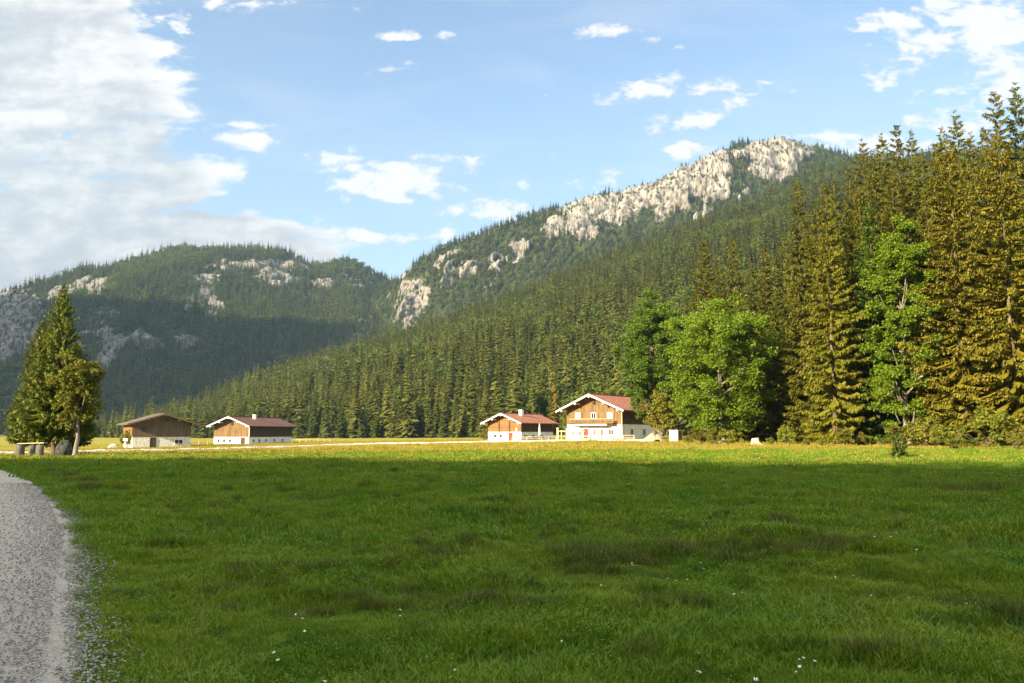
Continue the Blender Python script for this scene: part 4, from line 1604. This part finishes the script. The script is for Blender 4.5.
M['gravel'] = gravel_mat('grey_gravel', (.27, .255, .225), (.40, .38, .335), (.19, .18, .16))
M['track'] = gravel_mat('pale_track', (.40, .37, .32), (.52, .48, .42), (.32, .29, .25))

ys = np.concatenate([np.arange(-4, 16, .12), np.arange(16, 60, .5)])
vs, fs = [], []
NX = 24
for y in ys:
    e = float(road_edge(y)) + .16 * fbm(y * 1.1, 0, 3, 1, 4) + .07 * fbm(y * 4.0, 0, 9, 1, 3)
    for k in range(NX + 1):
        w = k / NX
        x = e - 6.6 * w
        crown = .05 * math.sin(min(w, 1) * math.pi) - .02 * math.exp(-((w - .28) / .07) ** 2) - .02 * math.exp(-((w - .62) / .07) ** 2)
        z = float(G(x, y)) + .030 + crown + .012 * fbm(x * 1.5, y * 1.5, 0, 1, 3)
        if k == 0:
            z = float(G(x, y)) - .03
        vs.append((x, y, z))
for j in range(len(ys) - 1):
    for k in range(NX):
        a = j * (NX + 1) + k
        fs.append((a, a + NX + 1, a + NX + 2, a + 1))
me = mesh_np('gravel_road', vs, fs, [M['gravel']], True)
tag(link('gravel_road', me), 'grey gravel road curving out of view', kind='structure')

# pale track past the farm buildings
tr = [(-60, 78), (0, 82), (60, 90), (130, 104), (200, 118), (260, 132), (310, 146), (360, 158), (430, 158), (500, 152), (560, 138), (620, 122), (660, 116)]
tx = np.array([P(a, HOR, b)[0] for a, b in tr])
ty = np.array([b for a, b in tr], float)
u = np.linspace(0, len(tr) - 1, 260)
cx, cy = np.interp(u, range(len(tr)), tx), np.interp(u, range(len(tr)), ty)
k = np.ones(13) / 13
cx, cy = np.convolve(np.pad(cx, 6, mode='edge'), k, 'valid'), np.convolve(np.pad(cy, 6, mode='edge'), k, 'valid')
vs, fs = [], []
for i in range(260):
    a, b = max(i - 1, 0), min(i + 1, 259)
    dx, dy = cx[b] - cx[a], cy[b] - cy[a]
    l = math.hypot(dx, dy)
    for w in (-.85, -.45, 0, .45, .85):
        w2 = w * (1 + .12 * fbm(i * .3, w, 2, 1, 3))
        x, y = cx[i] - dy / l * w2, cy[i] + dx / l * w2
        vs.append((x, y, GB(x, y) + (.28 if abs(w) < .8 else .02)))
for i in range(259):
    for w in range(4):
        a = i * 5 + w
        fs.append((a, a + 1, a + 6, a + 5))
me = mesh_np('gravel_track', vs, fs, [M['track']], True)
tag(link('gravel_track', me), 'pale gravel track crossing the sunlit far meadow to the farms', kind='structure')

# ------------------------------------------------------------------ grass
M['grass'] = leafy('grass_blades', (.060, .155, .004), (.165, .220, .008), (.032, .088, .004), .35, .35, .35)
M['sun_tinted_grass'] = leafy('sun_tinted_grass', (.210, .180, .020), (.290, .235, .034), (.120, .150, .014), .12, .35, .35)  # far grass with the sun's yellow put into its colour
M['grass_rank'] = leafy('rank_grass', (.046, .085, .006), (.095, .105, .014), (.120, .095, .022), .5, .3, .6)
M['clover'] = leafy('clover_leaves', (.060, .150, .006), (.120, .19, .010), None, .6, .3, .5)


def tuft(n, rad, h, w, seed, bend=.5, segs=2):
    rs = R(seed)
    V, F = [], []
    for k in range(n):
        a, q = rs.rand() * 6.28, rad * math.sqrt(rs.rand())
        b = np.array((q * math.cos(a), q * math.sin(a), -.01))
        hh = h * rs.uniform(.45, 1.1)
        da = rs.rand() * 6.28
        out = np.array((math.cos(da), math.sin(da), 0))
        side = np.array((-out[1], out[0], 0)) * w * rs.uniform(.6, 1.3)
        bd = bend * rs.uniform(.2, 1.3) * hh
        m1 = b + out * bd * .25 + np.array((0, 0, hh * .6))
        t = b + out * bd + np.array((0, 0, hh * .95))
        o = len(V)
        V += [b - side, b + side, m1 + side * .8, m1 - side * .8, t + side * .12, t - side * .12]
        F += [(o, o + 1, o + 2, o + 3), (o + 3, o + 2, o + 4, o + 5)]
    return np.array(V), np.array(F)


def weed(n, rad, h, leaf, seed):
    rs = R(seed)
    b = np.stack([rs.normal(0, rad * .6, n), rs.normal(0, rad * .6, n), rs.uniform(.2, 1, n) * h], 1)
    d = np.stack([rs.normal(0, 1, n), rs.normal(0, 1, n), rs.normal(.1, .35, n)], 1)
    L = leaf * rs.uniform(.6, 1.3, n)
    return kites(b, d, L, L * .38, rs, .1)


turf = [source('turf', mesh_np('turf', *tuft(46, .16, .085, .0042, 300 + k, .8), [M['grass']])) for k in range(4)]
turf2 = [source('turf', mesh_np('turf', *tuft(44, .34, .10, .010, 310 + k, .7), [M['grass']])) for k in range(3)]
turf4 = [source('sun_tinted', mesh_np('sun_tinted', *tuft(60, .85, .12, .026, 350 + k, .7), [M['sun_tinted_grass']])) for k in range(3)]
turf3 = [source('turf', mesh_np('turf', *tuft(54, .85, .16, .026, 320 + k, .6), [M['grass']])) for k in range(3)]
weeds = [source('weeds', mesh_np('weeds', *weed(60, .15, .07, .020, 330 + k), [M['clover']])) for k in range(3)]
rank = [source('rank', mesh_np('rank', *tuft(80, .30, .36, .0060, 340 + k, .65), [M['grass_rank']])) for k in range(3)]
rs = R(5)


def in_view(n, d0, d1, margin=1.12):
    """Random points on the ground between two distances inside a generous wedge ahead."""
    y = np.sqrt(rs.rand(n) * (d1 * d1 - d0 * d0) + d0 * d0)
    x = (rs.rand(n) * 2 - 1) * .64 * margin * y
    return x, y


def place(x, y):
    return np.stack([x, y, [GB(a, b) for a, b in zip(x, y)]], 1)


TRK = np.stack([cx, cy], 1)


def off_roads(x, y, soft=.9):
    e = road_d(x, y)
    ok = ((e < -.05) & (rs.rand(len(x)) < .35 + np.clip(-e / .6, 0, .65))) | ((e < soft) & (rs.rand(len(x)) < .42 * np.exp(-np.maximum(e, 0) * 4.0)))
    far = y > 60
    ok = np.where(far, True, ok)
    idx = np.where(far)[0]
    for k in idx:
        if np.min((TRK[:, 0] - x[k]) ** 2 + (TRK[:, 1] - y[k] - 1.2) ** 2) < 9.0:
            ok[k] = False
    return ok


def grass_layer(name, n, d0, d1, srcs, s0, s1, label, margin=1.12, clump=None):
    x, y = in_view(n, d0, d1, margin)
    ok = off_roads(x, y)
    if clump is not None:
        f = np.array([fbm(a * clump[0], b * clump[0], clump[2], 1, 3) for a, b in zip(x, y)])
        ok &= f > clump[1]
    x, y = x[ok], y[ok]
    g = np.array([fbm(a * .5, b * .5, 7.7, 1, 3) for a, b in zip(x, y)])
    s = rs.uniform(s0, s1, len(x)) * (1 + .65 * np.clip(g, -.6, .9)) * (1 - .6 * np.clip((road_d(x, y) + .25) / .6, 0, 1))
    scatter(name, place(x, y), s, rs.rand(len(x)) * 6.28, rs.randint(0, len(srcs), len(x)), srcs, label, rs.normal(0, .12, (len(x), 2)))


grass_layer('meadow_grass', 26000, 3.6, 13, turf, .7, 1.25, 'short shaded meadow turf close to the road')
grass_layer('meadow_grass', 30000, 12, 30, turf2, .6, 1.2, 'shaded meadow turf in the middle of the pasture')
grass_layer('meadow_grass', 20000, 28, 68, turf3, .40, .85, 'meadow turf where the shade ends')
grass_layer('meadow_grass', 14000, 40, 80, turf4, .40, .85, 'meadow grass with sunlight put into its yellowish colour where the shade ends')
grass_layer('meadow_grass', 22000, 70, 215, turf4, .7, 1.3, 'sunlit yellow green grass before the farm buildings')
grass_layer('clover', 9000, 3.8, 20, weeds, .7, 1.5, 'patches of clover and low weeds in the turf', clump=(.7, .12, 3.3))
# tall rank tussocks: scattered clumps, some of them where the photograph shows them
TUS = [(650, 553, 1.9, 1.0), (610, 556, 1.1, .8), (575, 549, 1.0, .7), (780, 552, 1.1, .8), (850, 548, .9, .7), (955, 488, 2.4, 1.2), (935, 489, 1.6, .9), (690, 528, 1.2, .6), (780, 524, .8, .6),
       (470, 605, .7, .7), (415, 560, .9, .7), (290, 570, .8, .6), (240, 520, .8, .6), (148, 543, .35, .7), (95, 490, 1.0, 1.0), (60, 478, 1.4, 1.0), (75, 482, 1.2, 1.0), (40, 474, 1.5, 1.0), (330, 470, 1.6, .8), (345, 468, 1.3, .8),
       (760, 460, .8, 1.4), (790, 460, .9, .8), (560, 522, .8, .5), (400, 548, .8, .6), (320, 545, .7, .5), (600, 520, .8, .5), (180, 505, .9, .5), (880, 665, .3, .6), (640, 655, .4, .5), (1005, 612, .4, .9),
       (700, 600, .5, .5), (450, 520, .9, .5), (500, 500, 1.2, .5), (250, 490, 1.2, .5), (720, 500, 1.0, .5), (860, 520, .9, .5), (990, 545, .8, .5)]
xs_, ys_, sc_ = [], [], []
TUS += [(rs.uniform(90, 1020), 466 + 150 * rs.rand() ** 1.3, rs.uniform(.15, .5), rs.uniform(.3, .6)) for _ in range(190)]
for px, py, wd, hh in TUS:
    a, b, c = ray(px, py + 2)
    t = -EYE / c
    X, Y = a * t, b * t
    if not (2 < Y < 90):
        continue
    for _ in range(int(7 + 11 * wd)):
        xs_.append(X + rs.normal(0, wd * .34))
        ys_.append(Y + rs.normal(0, wd * .20))
        sc_.append(hh * rs.uniform(.35, .95))
x, y = in_view(1500, 5, 60)
f = np.array([fbm(a * .22, b * .22, 11.1, 1, 4) for a, b in zip(x, y)])
ok = (f > .28) & (road_d(x, y) < -.3)
xs_ = np.concatenate([xs_, x[ok]])
ys_ = np.concatenate([ys_, y[ok]])
sc_ = np.concatenate([sc_, rs.uniform(.25, .65, ok.sum())])
ok = road_d(xs_, ys_) < -.6
xs_, ys_, sc_ = xs_[ok], ys_[ok], sc_[ok]
scatter('rank_grass', place(xs_, ys_), sc_, rs.rand(len(xs_)) * 6.28, rs.randint(0, 3, len(xs_)), rank, 'dark rank tussocks standing out of the grazed turf', rs.normal(0, .15, (len(xs_), 2)))

M['seed'] = leafy('seed_stalks', (.150, .140, .035), (.200, .165, .055), None, .5, .2, .6)
stalks = [source('stalks', mesh_np('stalks', *tuft(9, .22, .34, .0026, 370 + k, .35), [M['seed']])) for k in range(3)]
grass_layer('seed_stalks', 2600, 4.5, 34, stalks, .55, 1.1, 'thin pale seed stalks standing above the turf', clump=(.35, .05, 21.0))

# white flower heads, one by one
M['petal'] = surf('white_petals', (.80, .80, .76), (.70, .70, .64), 30, .8, .1)
M['stalk'] = leafy('flower_stalk', (.05, .09, .012), (.07, .11, .016))
rs2 = R(17)
V, F = weed(26, .022, .02, .028, 3)
V = V + np.array((0, 0, .30))
mb = MB()
mb.tube([(0, 0, -.02), (.01, 0, .15), (0, 0, .315)], [.0035, .003, .002], 4, cap=False)
tv, tf = np.array(mb.v), np.array(mb.f)
flower = mesh_np('meadow_flower', np.vstack([V, tv]), np.vstack([F, tf + len(V)]), [M['petal'], M['stalk']], midx=[0] * len(F) + [1] * len(tf))
FL = [(797, 638), (706, 622), (455, 556), (880, 536), (893, 540), (660, 552), (683, 556), (636, 546), (700, 548), (870, 572), (950, 570), (965, 575), (800, 655), (690, 665), (845, 585), (375, 492), (383, 493), (308, 607), (318, 655),
      (455, 640), (275, 628), (560, 615), (600, 560), (345, 680), (850, 560), (705, 512), (925, 520), (985, 514), (480, 575), (540, 672), (760, 655), (815, 640), (610, 677), (735, 575), (440, 668), (398, 590), (300, 600), (700, 645), (915, 545), (1000, 580)]
for px, py in FL:
    for _ in range(rs2.randint(1, 3)):
        a, b, c = ray(px + rs2.normal(0, 4), py + rs2.normal(0, 2))
        t = -(EYE - .25) / c
        X, Y = a * t, b * t
        o = link('meadow_flower', flower, None, (X, Y, GB(X, Y)))
        o.rotation_euler = (rs2.normal(0, .15), rs2.normal(0, .15), rs2.rand() * 6)
        o.scale = [rs2.uniform(.25, .42)] * 3
        tag(o, 'white flower head on a thin stalk above the shaded turf', 'flower', 'white flowers dotted over the meadow')

# loose stones along the gravel edge
peb = []
for k in range(3):
    bm = bmesh.new()
    bmesh.ops.create_icosphere(bm, subdivisions=1, radius=1.0)
    r3 = R(400 + k)
    for v in bm.verts:
        v.co = Vector((v.co.x * r3.uniform(.8, 1.25), v.co.y * r3.uniform(.7, 1.1), v.co.z * r3.uniform(.45, .75)))
    me = bpy.data.meshes.new('pebble')
    bm.to_mesh(me)
    bm.free()
    mt = leafy('pebble_stone_%d' % k, ((.15, .14, .13), (.22, .21, .19), (.18, .17, .155))[k], ((.26, .25, .23), (.33, .31, .28), (.12, .115, .105))[k], None, 3.0, 0.0, .8, .8)
    me.materials.append(mt)
    peb.append(source('pebble', me))
n = 26000
y = 3.5 + 22 * rs.rand(n) ** 1.5
e = road_edge(y)
x = e - np.where(rs.rand(n) < .55, np.abs(rs.normal(0, .5, n)) - .30 * rs.rand(n) ** 2, rs.rand(n) * 4.0) / .83
ok = np.abs(x / y) < .72
x, y = x[ok], y[ok]
z = np.array([float(G(a, b)) for a, b in zip(x, y)]) + .035 + np.where(road_d(x, y) > .3, .03, 0)
scatter('loose_gravel', np.stack([x, y, z], 1), rs.uniform(.005, .013, len(x)) * (1 + .5 * (rs.rand(len(x)) < .06)), rs.rand(len(x)) * 6.28, rs.randint(0, 3, len(x)), peb, 'loose grey stones on the gravel road and along its edge', rs.normal(0, .3, (len(x), 2)))

# ------------------------------------------------------------------ air
if HAZE > 0:
    m = MB()
    m.box(-3300, 3300, -900, 3300, -6, 1150)
    vm = bpy.data.materials.new('haze')
    vm.use_nodes = True
    nt = vm.node_tree
    nt.nodes.clear()
    out = nt.nodes.new('ShaderNodeOutputMaterial')
    pv = nt.nodes.new('ShaderNodeVolumePrincipled')
    pv.inputs['Color'].default_value = (.42, .68, 1.0, 1)
    pv.inputs['Density'].default_value = HAZE
    pv.inputs['Anisotropy'].default_value = .2
    nt.links.new(pv.outputs[0], out.inputs['Volume'])
    o = m.build('haze', vm)
    tag(o, 'thin evening haze filling the valley air', kind='stuff')
